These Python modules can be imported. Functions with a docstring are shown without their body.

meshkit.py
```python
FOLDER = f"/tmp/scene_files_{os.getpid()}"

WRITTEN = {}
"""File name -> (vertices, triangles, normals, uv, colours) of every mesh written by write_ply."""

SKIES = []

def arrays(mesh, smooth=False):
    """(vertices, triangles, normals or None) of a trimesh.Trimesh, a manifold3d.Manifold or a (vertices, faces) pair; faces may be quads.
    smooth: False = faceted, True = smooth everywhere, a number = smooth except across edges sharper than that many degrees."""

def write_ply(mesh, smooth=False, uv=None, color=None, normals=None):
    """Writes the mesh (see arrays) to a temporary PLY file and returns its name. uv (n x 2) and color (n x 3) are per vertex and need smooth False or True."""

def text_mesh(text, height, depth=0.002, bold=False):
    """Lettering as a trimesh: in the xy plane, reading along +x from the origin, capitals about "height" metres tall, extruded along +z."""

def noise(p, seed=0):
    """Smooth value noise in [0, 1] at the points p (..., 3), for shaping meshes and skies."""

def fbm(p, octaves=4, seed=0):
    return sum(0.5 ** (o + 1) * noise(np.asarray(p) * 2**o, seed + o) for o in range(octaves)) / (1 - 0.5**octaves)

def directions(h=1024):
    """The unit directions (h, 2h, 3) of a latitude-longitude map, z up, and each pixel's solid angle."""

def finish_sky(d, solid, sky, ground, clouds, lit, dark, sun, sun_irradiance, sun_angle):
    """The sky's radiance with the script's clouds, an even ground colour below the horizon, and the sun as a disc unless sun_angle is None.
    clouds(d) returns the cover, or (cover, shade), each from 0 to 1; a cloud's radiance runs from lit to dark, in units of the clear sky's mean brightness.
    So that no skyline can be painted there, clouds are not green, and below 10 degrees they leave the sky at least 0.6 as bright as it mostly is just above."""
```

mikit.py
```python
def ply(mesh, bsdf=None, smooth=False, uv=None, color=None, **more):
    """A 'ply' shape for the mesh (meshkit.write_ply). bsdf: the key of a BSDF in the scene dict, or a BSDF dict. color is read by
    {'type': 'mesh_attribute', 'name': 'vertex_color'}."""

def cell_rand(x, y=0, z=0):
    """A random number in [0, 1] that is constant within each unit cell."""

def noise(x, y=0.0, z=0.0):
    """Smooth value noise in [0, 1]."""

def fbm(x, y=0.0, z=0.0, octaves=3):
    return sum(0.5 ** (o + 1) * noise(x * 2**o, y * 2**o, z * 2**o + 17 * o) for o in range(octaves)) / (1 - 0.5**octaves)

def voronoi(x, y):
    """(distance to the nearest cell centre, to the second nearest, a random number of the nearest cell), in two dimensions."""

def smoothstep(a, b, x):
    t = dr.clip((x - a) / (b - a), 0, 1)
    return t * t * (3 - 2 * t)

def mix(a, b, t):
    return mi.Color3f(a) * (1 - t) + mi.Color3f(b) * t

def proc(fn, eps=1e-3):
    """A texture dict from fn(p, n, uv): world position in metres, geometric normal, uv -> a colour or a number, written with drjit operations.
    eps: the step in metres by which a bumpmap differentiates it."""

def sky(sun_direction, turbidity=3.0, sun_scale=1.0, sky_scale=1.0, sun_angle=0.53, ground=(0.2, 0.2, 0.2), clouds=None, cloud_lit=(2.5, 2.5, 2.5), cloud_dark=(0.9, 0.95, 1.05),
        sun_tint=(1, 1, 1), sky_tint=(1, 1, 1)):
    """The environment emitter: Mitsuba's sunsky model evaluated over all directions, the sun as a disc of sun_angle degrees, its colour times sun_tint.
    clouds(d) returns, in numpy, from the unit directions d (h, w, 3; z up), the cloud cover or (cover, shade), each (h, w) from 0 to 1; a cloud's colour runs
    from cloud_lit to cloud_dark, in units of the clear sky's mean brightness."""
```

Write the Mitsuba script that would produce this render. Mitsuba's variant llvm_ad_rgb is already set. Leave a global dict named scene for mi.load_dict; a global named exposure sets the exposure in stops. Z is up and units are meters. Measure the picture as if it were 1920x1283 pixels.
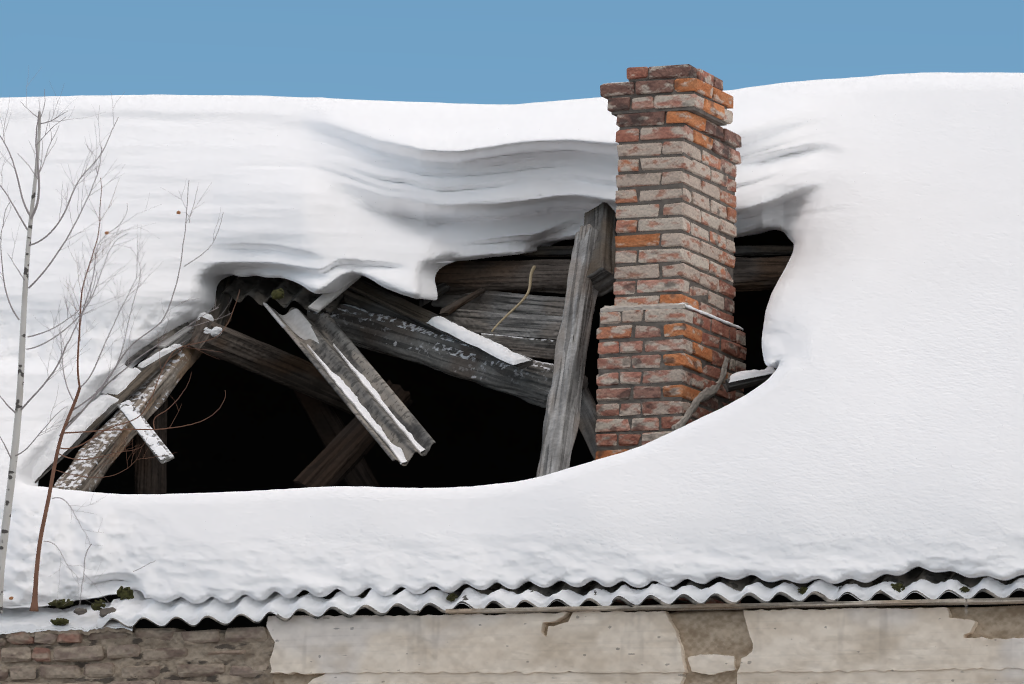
import math, random
import numpy as np, trimesh, shapely, mitsuba as mi, drjit as dr
import mikit, meshkit
from scipy.interpolate import PchipInterpolator, RBFInterpolator
from scipy.spatial import Delaunay
from shapely.geometry import Polygon
from mikit import noise, fbm, smoothstep, mix

random.seed(7); RNG = np.random.default_rng(7)
scene, labels = {}, {}

# ------------------------------------------------------------------ camera
YAW, ELEV, ROLL = np.radians([24.0, 9.0, 1.5])
F = np.array([-math.sin(YAW)*math.cos(ELEV), math.cos(YAW)*math.cos(ELEV), math.sin(ELEV)])
R_ = np.cross(F, [0, 0, 1]); R_ /= np.linalg.norm(R_); U_ = np.cross(R_, F)
RIGHT = math.cos(ROLL)*R_ + math.sin(ROLL)*U_
UP = math.cos(ROLL)*U_ - math.sin(ROLL)*R_
EYE = np.array([0, 2.0, 9.665]) - F*36.5
FOC = 13000.0
scene['camera'] = {'type': 'perspective', 'fov': math.degrees(2*math.atan(960/FOC)), 'fov_axis': 'x', 'near_clip': 0.5, 'far_clip': 4000.0,
                   'to_world': mi.ScalarTransform4f().look_at(origin=EYE.tolist(), target=(EYE+F).tolist(), up=UP.tolist())}
# ------------------------------------------------------------------ daylight
scene['sky'] = mikit.sky((0.32, -0.32, 0.89), turbidity=3.0, sun_scale=0.95, sun_angle=140, sky_scale=1.2, sun_tint=(1.01, 0.985, 1.0), sky_tint=(0.69, 0.90, 0.865), ground=(0.28, 0.28, 0.28))
exposure = 1.3

# ------------------------------------------------------------------ surveying: a point of the photograph on a plane of the house
PITCH = math.radians(34.0); EZ = 8.0                      # roof pitch; height of the eave line (Y = 0)
NRM = np.array([0, -math.sin(PITCH), math.cos(PITCH)]); SLOPE = np.array([0, math.cos(PITCH), math.sin(PITCH)])
def ray(px, py):
    px, py = np.asarray(px, float)[..., None], np.asarray(py, float)[..., None]
    return F + RIGHT*((px-960)/FOC) + UP*((641.5-py)/FOC)
def at(px, py, Y):
    d = ray(px, py); return EYE + d*((np.asarray(Y, float)-EYE[1])/d[..., 1])[..., None]
def roof(px, py, h=0.0):
    d = ray(px, py); p0 = np.array([0, 0, EZ])
    k = (np.asarray(h, float) + (p0-EYE)@NRM)/(d@NRM)
    return EYE + d*k[..., None]

# ------------------------------------------------------------------ naming
def numbered(k):
    if k not in scene and k not in labels and not any(s.startswith(k+'__') for s in scene): return k
    n = 1
    while f'{k}_{n:03d}' in scene or f'{k}_{n:03d}' in labels or any(s.startswith(f'{k}_{n:03d}__') for s in scene): n += 1
    return f'{k}_{n:03d}'
def thing(name, label, cat, group=None):
    k = numbered(name); labels[k] = {'label': label, 'category': cat}
    if group: labels[k]['group'] = group
    return k
COUNT = {}
def put(parent, name, mesh, m, smooth=False, uv=None, label=None, kind=None):
    base = f'{parent}__{name}'; n = COUNT.get(base, 0); COUNT[base] = n+1
    k = base if n == 0 else f'{base}_{n:03d}'
    scene[k] = mikit.ply(mesh, m, smooth=smooth, uv=uv)
    if label or kind: labels[k] = {}
    if label: labels[k]['label'] = label
    if kind: labels[k]['kind'] = kind
    return k
def one(name, label, cat, mesh, m, smooth=False, uv=None, group=None, kind=None):
    k = thing(name, label, cat, group); scene[k] = mikit.ply(mesh, m, smooth=smooth, uv=uv)
    if kind: labels[k]['kind'] = kind
    return k

# ------------------------------------------------------------------ materials
def mat(name, color, rough=0.85, bump=None, spec=0.3, eps=2e-3, **more):
    b = {'type': 'principled', 'base_color': mikit.proc(color) if callable(color) else {'type': 'rgb', 'value': list(color)}, 'roughness': rough, 'specular': spec, **more}
    if bump: b = {'type': 'bumpmap', 'arbitrary': mikit.proc(bump[0], eps), 'scale': bump[1], 'bsdf': b}
    scene[name] = {'type': 'twosided', 'bsdf': b}
    return name

def snow_col(p, n, uv):
    k = fbm(p.x*1.7, p.y*1.7, p.z*2.5, 2)
    return mix((0.855, 0.855, 0.86), (0.885, 0.885, 0.89), k)
SNOW = mat('mat_snow', snow_col, 0.9, (lambda p, n, uv: fbm(p.x*70, p.y*70, p.z*70, 2), 0.007), spec=0.2)

def pick(k, rows):
    """the row of numbers chosen by the whole number k"""
    out = mi.Color3f(rows[0])
    for i, r in enumerate(rows[1:], 1): out = dr.select(k > i-0.5, mi.Color3f(r), out)
    return out
KINDS = 'RODWHP'
def brick_col(p, n, uv):          # uv.x: kind of brick, uv.y: a random number of its own
    k, seed = uv.x, uv.y*37
    a = pick(k, [(0.35, 0.135, 0.095), (0.54, 0.19, 0.075), (0.19, 0.105, 0.085), (0.40, 0.18, 0.125), (0.46, 0.185, 0.10), (0.38, 0.175, 0.13)])
    b = pick(k, [(0.44, 0.20, 0.14), (0.60, 0.25, 0.115), (0.29, 0.16, 0.125), (0.46, 0.25, 0.18), (0.44, 0.20, 0.14), (0.46, 0.26, 0.20)])
    t = pick(k, [(0.05, 0.06, 0), (0.02, 0.04, 0), (0.05, 0.17, 0), (0.30, 0.02, 0), (0.16, 0.04, 0), (0.17, 0.08, 0)])
    s = fbm(p.x*22+seed, p.y*22, p.z*26, 2); g = fbm(p.x*120, p.y*120, p.z*120+seed, 2)
    c = mix(a, b, smoothstep(0.3, 0.7, s))*(0.68+0.60*g)*(0.80+0.40*uv.y)
    l = smoothstep(0.56-t.x, 0.80-t.x, fbm(p.x*16+3*seed, p.y*16, p.z*30, 3)+0.16*(g-0.5))
    c = mix(c, mi.Color3f(0.57, 0.50, 0.42)*(0.70+0.5*g), l*(0.72+0.25*uv.y))
    d = smoothstep(0.66-t.y, 0.84-t.y, fbm(p.x*13-seed, p.y*13, p.z*17+5, 3))
    return mix(c, mi.Color3f(0.06, 0.05, 0.046)*(0.7+0.6*g), d*0.7)
BB = (lambda p, n, uv: fbm(p.x*70, p.y*70, p.z*70, 2), 0.012)
BRICK = mat('mat_brick', brick_col, 0.9, BB)
MORTAR = mat('mat_mortar', lambda p, n, uv: mix((0.08, 0.07, 0.062), (0.22, 0.19, 0.165), fbm(p.x*30, p.y*30, p.z*30, 3)), 0.95, (lambda p, n, uv: fbm(p.x*60, p.y*60, p.z*60, 3), 0.02))
FLAUNCH = mat('mat_old_mortar', lambda p, n, uv: mix((0.36, 0.32, 0.28), (0.58, 0.52, 0.46), fbm(p.x*40, p.y*40, p.z*40, 3)), 0.95, (lambda p, n, uv: fbm(p.x*60, p.y*60, p.z*60, 3), 0.02))

WOOD = {k: i for i, k in enumerate(['grey', 'dark', 'brown', 'tan', 'dim', 'frost', 'frosttan', 'pale'])}
def wood_col(p, n, uv):           # uv.x: metres along the grain plus 100 for every kind, uv.y: metres round the piece
    k = dr.floor(uv.x/100.0+0.25); u = uv.x-100.0*k; v = uv.y
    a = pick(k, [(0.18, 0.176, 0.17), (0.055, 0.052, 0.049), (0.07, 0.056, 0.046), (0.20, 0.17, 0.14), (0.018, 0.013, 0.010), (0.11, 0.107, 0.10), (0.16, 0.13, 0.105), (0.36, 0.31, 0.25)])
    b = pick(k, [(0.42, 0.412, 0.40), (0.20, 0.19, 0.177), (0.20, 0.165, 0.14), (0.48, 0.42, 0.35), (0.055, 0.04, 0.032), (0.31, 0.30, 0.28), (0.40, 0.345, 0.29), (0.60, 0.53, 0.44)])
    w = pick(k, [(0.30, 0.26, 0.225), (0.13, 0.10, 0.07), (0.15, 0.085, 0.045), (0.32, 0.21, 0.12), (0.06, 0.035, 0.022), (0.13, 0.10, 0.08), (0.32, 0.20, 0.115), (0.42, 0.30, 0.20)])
    g = fbm(u*2.5, v*55, 1.0, 3); q = fbm(u*5, v*9, 2.0, 3)
    c = mix(a, b, smoothstep(0.25, 0.8, 0.5*g+0.5*q))
    c = mix(c, w, smoothstep(0.50, 0.72, fbm(u*3+9, v*6, 4.0, 2))*0.7)
    c = c*(0.75+0.5*fbm(p.x*70, p.y*70, p.z*70, 2))
    c = c*(1-0.45*smoothstep(0.62, 0.70, noise(u*2.2, v*85, 3.0)))
    f = dr.select(k > 6.5, -9.0, dr.select(k > 5.5, 0.08, dr.select(k > 4.5, 0.15, -9.0)))
    fr = smoothstep(0.60-f, 0.76-f, fbm(p.x*44, p.y*44, p.z*44, 3)+0.25*(n.z-0.6))*smoothstep(0.0, 0.45, n.z)
    return mix(c, (0.80, 0.80, 0.82), fr)
WB = (lambda p, n, uv: fbm(uv.x*3, uv.y*70, 0.0, 2)+0.5*noise(p.x*60, p.y*60, p.z*60), 0.02)
WOODM = mat('mat_wood', wood_col, 0.85, WB)
def slate_fn(p, n, uv):
    g = fbm(uv.x*6, uv.y*30, 1.0, 4); k = fbm(p.x*20, p.y*20, p.z*20, 3)
    c = mix((0.05, 0.048, 0.045), (0.19, 0.18, 0.165), smoothstep(0.3, 0.7, 0.5*g+0.5*k))
    c = mix(c, (0.34, 0.30, 0.255), smoothstep(0.48, 0.68, fbm(uv.x*5+5, uv.y*14, 2.0, 4))*0.75)
    return mix(c, (0.03, 0.03, 0.026), smoothstep(0.58, 0.70, fbm(p.x*34, p.y*34, p.z*34, 2))*0.6)
SLATE = mat('mat_fibre_sheet', slate_fn, 0.85, (lambda p, n, uv: fbm(p.x*80, p.y*80, p.z*80, 3), 0.008))
PALE = mat('mat_fresh_break', lambda p, n, uv: mix((0.44, 0.43, 0.41), (0.62, 0.61, 0.59), fbm(p.x*35, p.y*35, p.z*35, 3)), 0.9, (lambda p, n, uv: fbm(p.x*80, p.y*80, p.z*80, 3), 0.01))
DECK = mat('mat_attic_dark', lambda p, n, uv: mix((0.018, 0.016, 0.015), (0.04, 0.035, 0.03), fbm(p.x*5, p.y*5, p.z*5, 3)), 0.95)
def plaster_fn(p, n, uv):
    a = fbm(p.x*1.8, 3.0, p.z*4, 4); b = fbm(p.x*9, 7.0, p.z*15, 3); c = fbm(p.x*26, p.y*26, p.z*26, 3)
    col = mix((0.66, 0.555, 0.44), (0.80, 0.71, 0.60), smoothstep(0.25, 0.75, 0.5*a+0.3*b+0.2*c))
    wash = smoothstep(0.55, 0.75, fbm(p.x*2.5+4, 1.0, p.z*3, 3))
    col = mix(col, (0.70, 0.66, 0.63), wash*0.6)
    stain = smoothstep(0.52, 0.72, fbm(p.x*3.2+11, 4.0, p.z*4.5, 4))
    col = mix(col, (0.46, 0.37, 0.27), stain*0.45)
    drip = smoothstep(0.60, 0.78, fbm(p.x*14, 5.0, p.z*1.8, 3))*smoothstep(7.55, 7.92, p.z)
    col = mix(col, (0.25, 0.215, 0.18), drip*0.28)
    line = smoothstep(0.64, 0.72, fbm(p.x*2.2, 2.0, p.z*60, 2))
    pit = smoothstep(0.84, 0.90, fbm(p.x*23, 1.0, p.z*37, 2))
    return col*(1-0.05*line)*(1-0.45*pit)*(0.88+0.24*c)
PLASTER = mat('mat_plaster', plaster_fn, 0.92, (lambda p, n, uv: fbm(p.x*30, p.y*30, p.z*36, 4), 0.010))
def masonry_fn(p, n, uv):
    a = fbm(p.x*9, p.y*9, p.z*16, 4); b = fbm(p.x*45, p.y*45, p.z*45, 3)
    c = mix((0.20, 0.155, 0.115), (0.45, 0.37, 0.285), smoothstep(0.25, 0.75, 0.6*a+0.4*b))
    return mix(c, (0.05, 0.042, 0.036), smoothstep(0.58, 0.70, fbm(p.x*12+8, p.y, p.z*26, 4))*0.8)
MASON = mat('mat_rough_render', masonry_fn, 0.95, (lambda p, n, uv: fbm(p.x*40, p.y*40, p.z*40, 4), 0.03))
UNDER = mat('mat_undercoat', lambda p, n, uv: mix((0.27, 0.20, 0.135), (0.52, 0.425, 0.32), smoothstep(0.25, 0.75, 0.55*fbm(p.x*8, p.y*8, p.z*14, 4)+0.45*fbm(p.x*45, p.y*45, p.z*45, 3))), 0.95, (lambda p, n, uv: fbm(p.x*40, p.y*40, p.z*40, 4), 0.015))
WBRICK = mat('mat_wall_brick', lambda p, n, uv: mix(mix(mix((0.20, 0.145, 0.115), (0.29, 0.22, 0.18), uv.y), (0.30, 0.165, 0.125), uv.x), (0.38, 0.31, 0.24), smoothstep(0.36, 0.62, fbm(p.x*11+uv.y*9, p.y*11, p.z*22+3, 3))*(0.95-0.2*uv.x))*(0.7+0.6*fbm(p.x*60, p.y*60, p.z*60, 2)), 0.95, (lambda p, n, uv: fbm(p.x*50, p.y*50, p.z*50, 3), 0.02))
def birch_fn(p, n, uv):
    b = smoothstep(0.70, 0.78, fbm(uv.x*36, uv.y*28, 2.0, 2))
    c = mix((0.50, 0.47, 0.43), (0.68, 0.66, 0.62), fbm(uv.x*8, uv.y*6, 1.0, 3))
    c = mix(c, (0.30, 0.23, 0.18), smoothstep(0.55, 0.8, fbm(uv.x*3, uv.y*5, 4.0, 3))*0.5)
    return mix(c, (0.045, 0.038, 0.035), b*0.9)
BIRCH = mat('mat_birch_bark', birch_fn, 0.8)
TWIG = mat('mat_twig_grey', lambda p, n, uv: mix((0.30, 0.26, 0.255), (0.48, 0.43, 0.425), noise(p.x*30, p.y*30, p.z*30)), 0.8)
REDTWIG = mat('mat_twig_red', lambda p, n, uv: mix((0.15, 0.07, 0.045), (0.30, 0.155, 0.10), fbm(p.x*25, p.y*25, p.z*12, 3)), 0.7)
STRAW = mat('mat_straw', (0.42, 0.34, 0.22), 0.8)
MOSS = mat('mat_moss', lambda p, n, uv: mix((0.03, 0.027, 0.014), (0.085, 0.085, 0.025), noise(p.x*90, p.y*90, p.z*90)), 0.95)
LEAF = mat('mat_dry_leaf', (0.40, 0.18, 0.08), 0.8)
scene['mat_ice'] = {'type': 'dielectric', 'int_ior': 1.31}
EARTH = mat('mat_snowy_ground', lambda p, n, uv: mix((0.12, 0.115, 0.11), (0.50, 0.50, 0.51), smoothstep(0.35, 0.6, fbm(p.x*0.3, p.y*0.3, 0.0, 3))), 0.95)

# ------------------------------------------------------------------ mesh helpers
def unit(v): v = np.asarray(v, float); return v/np.linalg.norm(v)
def tube(pts, rad, sides=8, seed=0, rough=0.0):
    """a round tapered tube through the points; returns (mesh, uv)"""
    pts = np.asarray(pts, float); n = len(pts)
    rad = np.broadcast_to(np.asarray(rad, float), (n,))
    t = np.gradient(pts, axis=0); t /= np.linalg.norm(t, axis=1, keepdims=True)+1e-12
    a = np.cross(t, [0.31, -0.9, 0.2]); a /= np.linalg.norm(a, axis=1, keepdims=True); b = np.cross(t, a)
    th = np.arange(sides+1)*2*math.pi/sides
    rr = rad[:, None]*np.ones(sides+1)
    if rough:
        q = np.stack([np.cos(th)*2, np.sin(th)*2], -1)
        rr = rr*(1+rough*(meshkit.fbm(np.concatenate([np.broadcast_to(q, (n, sides+1, 2)), np.broadcast_to((np.arange(n)*0.35)[:, None, None], (n, sides+1, 1))], -1)+seed*7.3, 3)-0.5)*2)
    v = pts[:, None]+rr[..., None]*(np.cos(th)[None, :, None]*a[:, None]+np.sin(th)[None, :, None]*b[:, None])
    s = np.concatenate([[0], np.cumsum(np.linalg.norm(np.diff(pts, axis=0), axis=1))])
    uv = np.stack(np.broadcast_arrays(s[:, None], th[None]*rad[:, None].mean()), -1).reshape(-1, 2)
    m = sides+1; i, j = np.meshgrid(np.arange(n-1), np.arange(sides), indexing='ij')
    q = np.stack([i*m+j, i*m+j+1, (i+1)*m+j+1, (i+1)*m+j], -1).reshape(-1, 4)
    f = np.vstack([q[:, [0, 1, 2]], q[:, [0, 2, 3]]])
    v = v.reshape(-1, 3); k = len(v)
    v = np.vstack([v, pts[:1], pts[-1:]]); uv = np.vstack([uv, [[0, 0], [s[-1], 0]]])
    f = np.vstack([f, [[j+1, j, k] for j in range(sides)], [[(n-1)*m+j, (n-1)*m+j+1, k+1] for j in range(sides)]])
    return trimesh.Trimesh(v, f, process=False), uv
def curve(pts, n):
    pts = np.asarray(pts, float); s = np.concatenate([[0], np.cumsum(np.linalg.norm(np.diff(pts, axis=0), axis=1))])
    if len(pts) == 2: return pts[0]+(pts[1]-pts[0])*np.linspace(0, 1, n)[:, None]
    from scipy.interpolate import CubicSpline
    return CubicSpline(s, pts)(np.linspace(0, s[-1], n))
def beam(p0, p1, w, t, face=(0, -1, 0), seed=0, square=5.0, rough=0.012, w1=None, bend=0.0, ends=0.0):
    """a rough timber from p0 to p1: w across as seen along 'face', t deep; square: 2 = round log, 8 = sawn board; returns (mesh, uv)"""
    p0, p1 = np.asarray(p0, float), np.asarray(p1, float); L = np.linalg.norm(p1-p0); a = (p1-p0)/L
    b = unit(np.cross(a, face)); c = np.cross(b, a); w1 = w if w1 is None else w1
    n = max(10, int(L/0.05)); m = 28
    th = np.arange(m+1)*2*math.pi/m; th[-1] = 0
    e = 2.0/square
    cx = np.sign(np.cos(th))*np.abs(np.cos(th))**e; cy = np.sign(np.sin(th))*np.abs(np.sin(th))**e
    s = np.linspace(0, L, n); k = s/L
    W = (w+(w1-w)*k)[:, None]*0.5; v = p0+s[:, None, None]*a+(W*cx)[..., None]*b+(0.5*t*cy)[None, :, None]*c
    v = v+(bend*np.sin(k*math.pi))[:, None, None]*b
    nz = meshkit.fbm(np.stack(np.broadcast_arrays(s[:, None]*3.0+seed*11, cx[None]*w*9, cy[None]*t*9+seed), -1), 4, seed)-0.5
    fine = meshkit.fbm(np.stack(np.broadcast_arrays(s[:, None]*1.5+seed*5, cx[None]*w*55, cy[None]*t*55), -1), 2, seed+3)-0.5
    d = cx[None, :, None]*b+cy[None, :, None]*c; v = v+(nz*rough*2+fine*rough*1.1)[..., None]*d
    per = np.concatenate([[0], np.cumsum(np.hypot(np.diff(cx)*w/2, np.diff(cy)*t/2))])
    if ends:
        jag = ends*(meshkit.noise(np.stack([cx*w*22+seed, cy*t*22, 0*cx], -1), seed)-0.5)
        jag[-1] = jag[0]; v[0] += jag[:, None]*a; v[-1] += jag[::-1][:, None]*a
    uv = np.stack(np.broadcast_arrays(s[:, None]+seed*1.7, per[None]+seed*0.37), -1).reshape(-1, 2)
    mm = m+1; i, j = np.meshgrid(np.arange(n-1), np.arange(m), indexing='ij')
    q = np.stack([i*mm+j, (i+1)*mm+j, (i+1)*mm+j+1, i*mm+j+1], -1).reshape(-1, 4)
    f = np.vstack([q[:, [0, 1, 2]], q[:, [0, 2, 3]]]); v = v.reshape(-1, 3)
    e0, e1 = v[:mm], v[(n-1)*mm:]; N = len(v)
    v = np.vstack([v, e0, e0[:-1].mean(0), e1, e1[:-1].mean(0)])
    cu = np.stack([cx*w*0.5, cy*t*0.5], -1)
    uv = np.vstack([uv, cu, [[0, 0]], cu+0.3, [[0.3, 0.3]]])
    f = np.vstack([f, [[N+j, N+j+1, N+mm] for j in range(m)], [[N+mm+2+j, N+mm+1+j, N+2*mm+1] for j in range(m)]])
    return trimesh.Trimesh(v, f, process=False), uv
def slab(poly, y0, depth, seed=0):
    """polygon given in (X, Z), extruded from Y = y0 away from the viewer"""
    m = trimesh.creation.extrude_polygon(poly, depth, engine='earcut')
    v = np.array(m.vertices); return trimesh.Trimesh(np.stack([v[:, 0], y0+v[:, 2], v[:, 1]], -1), m.faces[:, ::-1], process=False)
def grid_faces(n, m):
    i, j = np.meshgrid(np.arange(n-1), np.arange(m-1), indexing='ij')
    q = np.stack([i*m+j, i*m+j+1, (i+1)*m+j+1, (i+1)*m+j], -1).reshape(-1, 4)
    return np.vstack([q[:, [0, 1, 2]], q[:, [0, 2, 3]]])
def plate(top, thick, nrm):
    """a closed thin shell under the grid of points top (n, m, 3)"""
    n, m, _ = top.shape; bot = top-np.asarray(nrm)*thick
    v = np.vstack([top.reshape(-1, 3), bot.reshape(-1, 3)]); g = grid_faces(n, m); N = n*m
    f = [g, g[:, ::-1]+N]
    ring = np.concatenate([np.arange(m), np.arange(1, n)*m+m-1, (n-1)*m+np.arange(m-2, -1, -1), np.arange(n-2, 0, -1)*m])
    a, b = ring, np.roll(ring, -1)
    f += [np.stack([b, a, a+N], -1), np.stack([b, a+N, b+N], -1)]
    return trimesh.Trimesh(v, np.vstack(f), process=False)
def blob(centre, size, seed, sub=3, rough=0.25):
    m = trimesh.creation.icosphere(subdivisions=sub); v = np.array(m.vertices)
    v *= (1+rough*2*(meshkit.fbm(v*1.6+seed*3.1, 4, seed)-0.5))[:, None]
    return trimesh.Trimesh(v*np.asarray(size)+np.asarray(centre), m.faces, process=False)

# ================================================================== SETTING
g = np.linspace(-1, 1, 61); gx, gy = np.meshgrid(np.sign(g)*np.abs(g)**3*2500, np.sign(g)*np.abs(g)**3*2500, indexing='ij')
gz = 0.25*(meshkit.fbm(np.stack([gx*0.15, gy*0.15, 0*gx], -1), 3)-0.5)
scene['ground'] = mikit.ply((np.stack([gx, gy, gz], -1).reshape(-1, 3), grid_faces(61, 61)), EARTH, smooth=True)
labels['ground'] = {'kind': 'structure'}

# ------------------------------------------------------------------ the snow blanket
def line(pts, k=1):
    p = np.array(pts, float); return PchipInterpolator(p[:, 0], p[:, k], extrapolate=True)
SKY = [(-600, 192), (-200, 187), (0, 184), (150, 180), (300, 178), (450, 179), (560, 182), (700, 188), (800, 192), (880, 195), (950, 196), (1030, 190), (1120, 183), (1160, 180), (1300, 174), (1370, 169), (1420, 162), (1500, 152), (1600, 146), (1690, 138), (1760, 136), (1920, 137), (2200, 140), (2500, 146)]
HOLE = [(25, 907), (60, 862), (100, 826), (140, 776), (200, 706), (250, 666), (300, 632), (345, 606), (368, 592), (380, 560), (377, 528), (395, 515), (432, 513), (452, 521), (475, 516), (505, 522), (532, 521), (562, 532), (590, 553), (604, 549), (640, 520), (660, 512), (688, 519), (720, 540), (760, 555), (785, 562), (793, 548), (788, 512), (800, 496), (830, 490), (872, 489), (925, 481), (985, 476), (1002, 462), (1030, 452), (1060, 450), (1090, 445), (1150, 452), (1250, 452), (1378, 446), (1402, 440), (1432, 430), (1468, 432), (1480, 450), (1492, 461),
        (1472, 505), (1450, 542), (1437, 576), (1430, 612), (1428, 650), (1432, 682), (1445, 690), (1462, 678), (1458, 692), (1440, 712), (1400, 740), (1360, 762), (1300, 790), (1240, 820), (1180, 845), (1120, 862), (1060, 880), (1000, 898), (930, 908), (850, 915), (740, 915), (650, 911), (560, 915), (450, 922), (330, 926), (235, 928), (150, 921), (100, 915)]
CREST_PX = np.array([216, 274, 336, 394, 457, 512, 568, 629, 690, 750, 809, 870, 929, 987, 1048, 1109, 1164, 1224, 1285, 1345, 1409, 1467, 1532, 1592, 1653, 1719, 1782, 1847, 1915])
LIP = line([(-600, 1150), (0, 1140), (60, 1138), (150, 1124), (225, 1112), (255, 1106), (266, 1110), (272, 1124), (300, 1124), (400, 1122), (470, 1116), (560, 1109), (640, 1107), (800, 1102), (900, 1095), (1000, 1092), (1100, 1090), (1200, 1092), (1300, 1087), (1400, 1079), (1470, 1088), (1520, 1087), (1600, 1088), (1680, 1074), (1720, 1064), (1780, 1073), (1880, 1084), (1920, 1080), (2500, 1076)])
def lip(x):
    x = np.asarray(x, float)
    ph = np.interp(x, CREST_PX, np.arange(len(CREST_PX)))
    amp = np.interp(x, [262, 285, 340, 700, 1200, 1500, 2000], [0, 4, 8, 9, 7, 5, 4])
    return LIP(x)+np.interp(x, [280, 420, 1200, 1500, 1900], [0, 4, 4, 2, 1])-0.85*amp*np.cos(2*math.pi*ph)*(x > 262)
def dense(pts, step=4.0, closed=True):
    ls = shapely.LineString(pts+pts[:1] if closed else pts); n = max(4, int(ls.length/step))
    return np.array([ls.interpolate(k*ls.length/n).coords[0] for k in range(n if closed else n+1)])
def smooth_closed(pts, it=2):
    p = np.asarray(pts, float)
    for _ in range(it):
        q = np.roll(p, -1, 0); p = np.stack([p*0.75+q*0.25, p*0.25+q*0.75], 1).reshape(-1, 2)
    return p
hole = Polygon(smooth_closed(HOLE))
hx = dense([tuple(c) for c in hole.exterior.coords[:-1]])
hx = hx+1.6*(np.stack([meshkit.fbm(np.stack([hx[:, 0]*0.06, hx[:, 1]*0.06, 0*hx[:, 0]+k], -1), 3, k) for k in (1, 2)], -1)-0.5)
hole = Polygon(hx)
xs = np.arange(-600, 2501, 4.0)
top = np.stack([xs, line(SKY)(xs)+2.0*(meshkit.fbm(np.stack([xs*0.02, 0*xs, 0*xs], -1), 3)-0.5)], -1)
bot = np.stack([xs, lip(xs)+3.0*(meshkit.fbm(np.stack([xs*0.05, 0*xs, 0*xs+5], -1), 3)-0.5)], -1)
snow_region = Polygon(np.vstack([top, bot[::-1]]), [hx])
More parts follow.
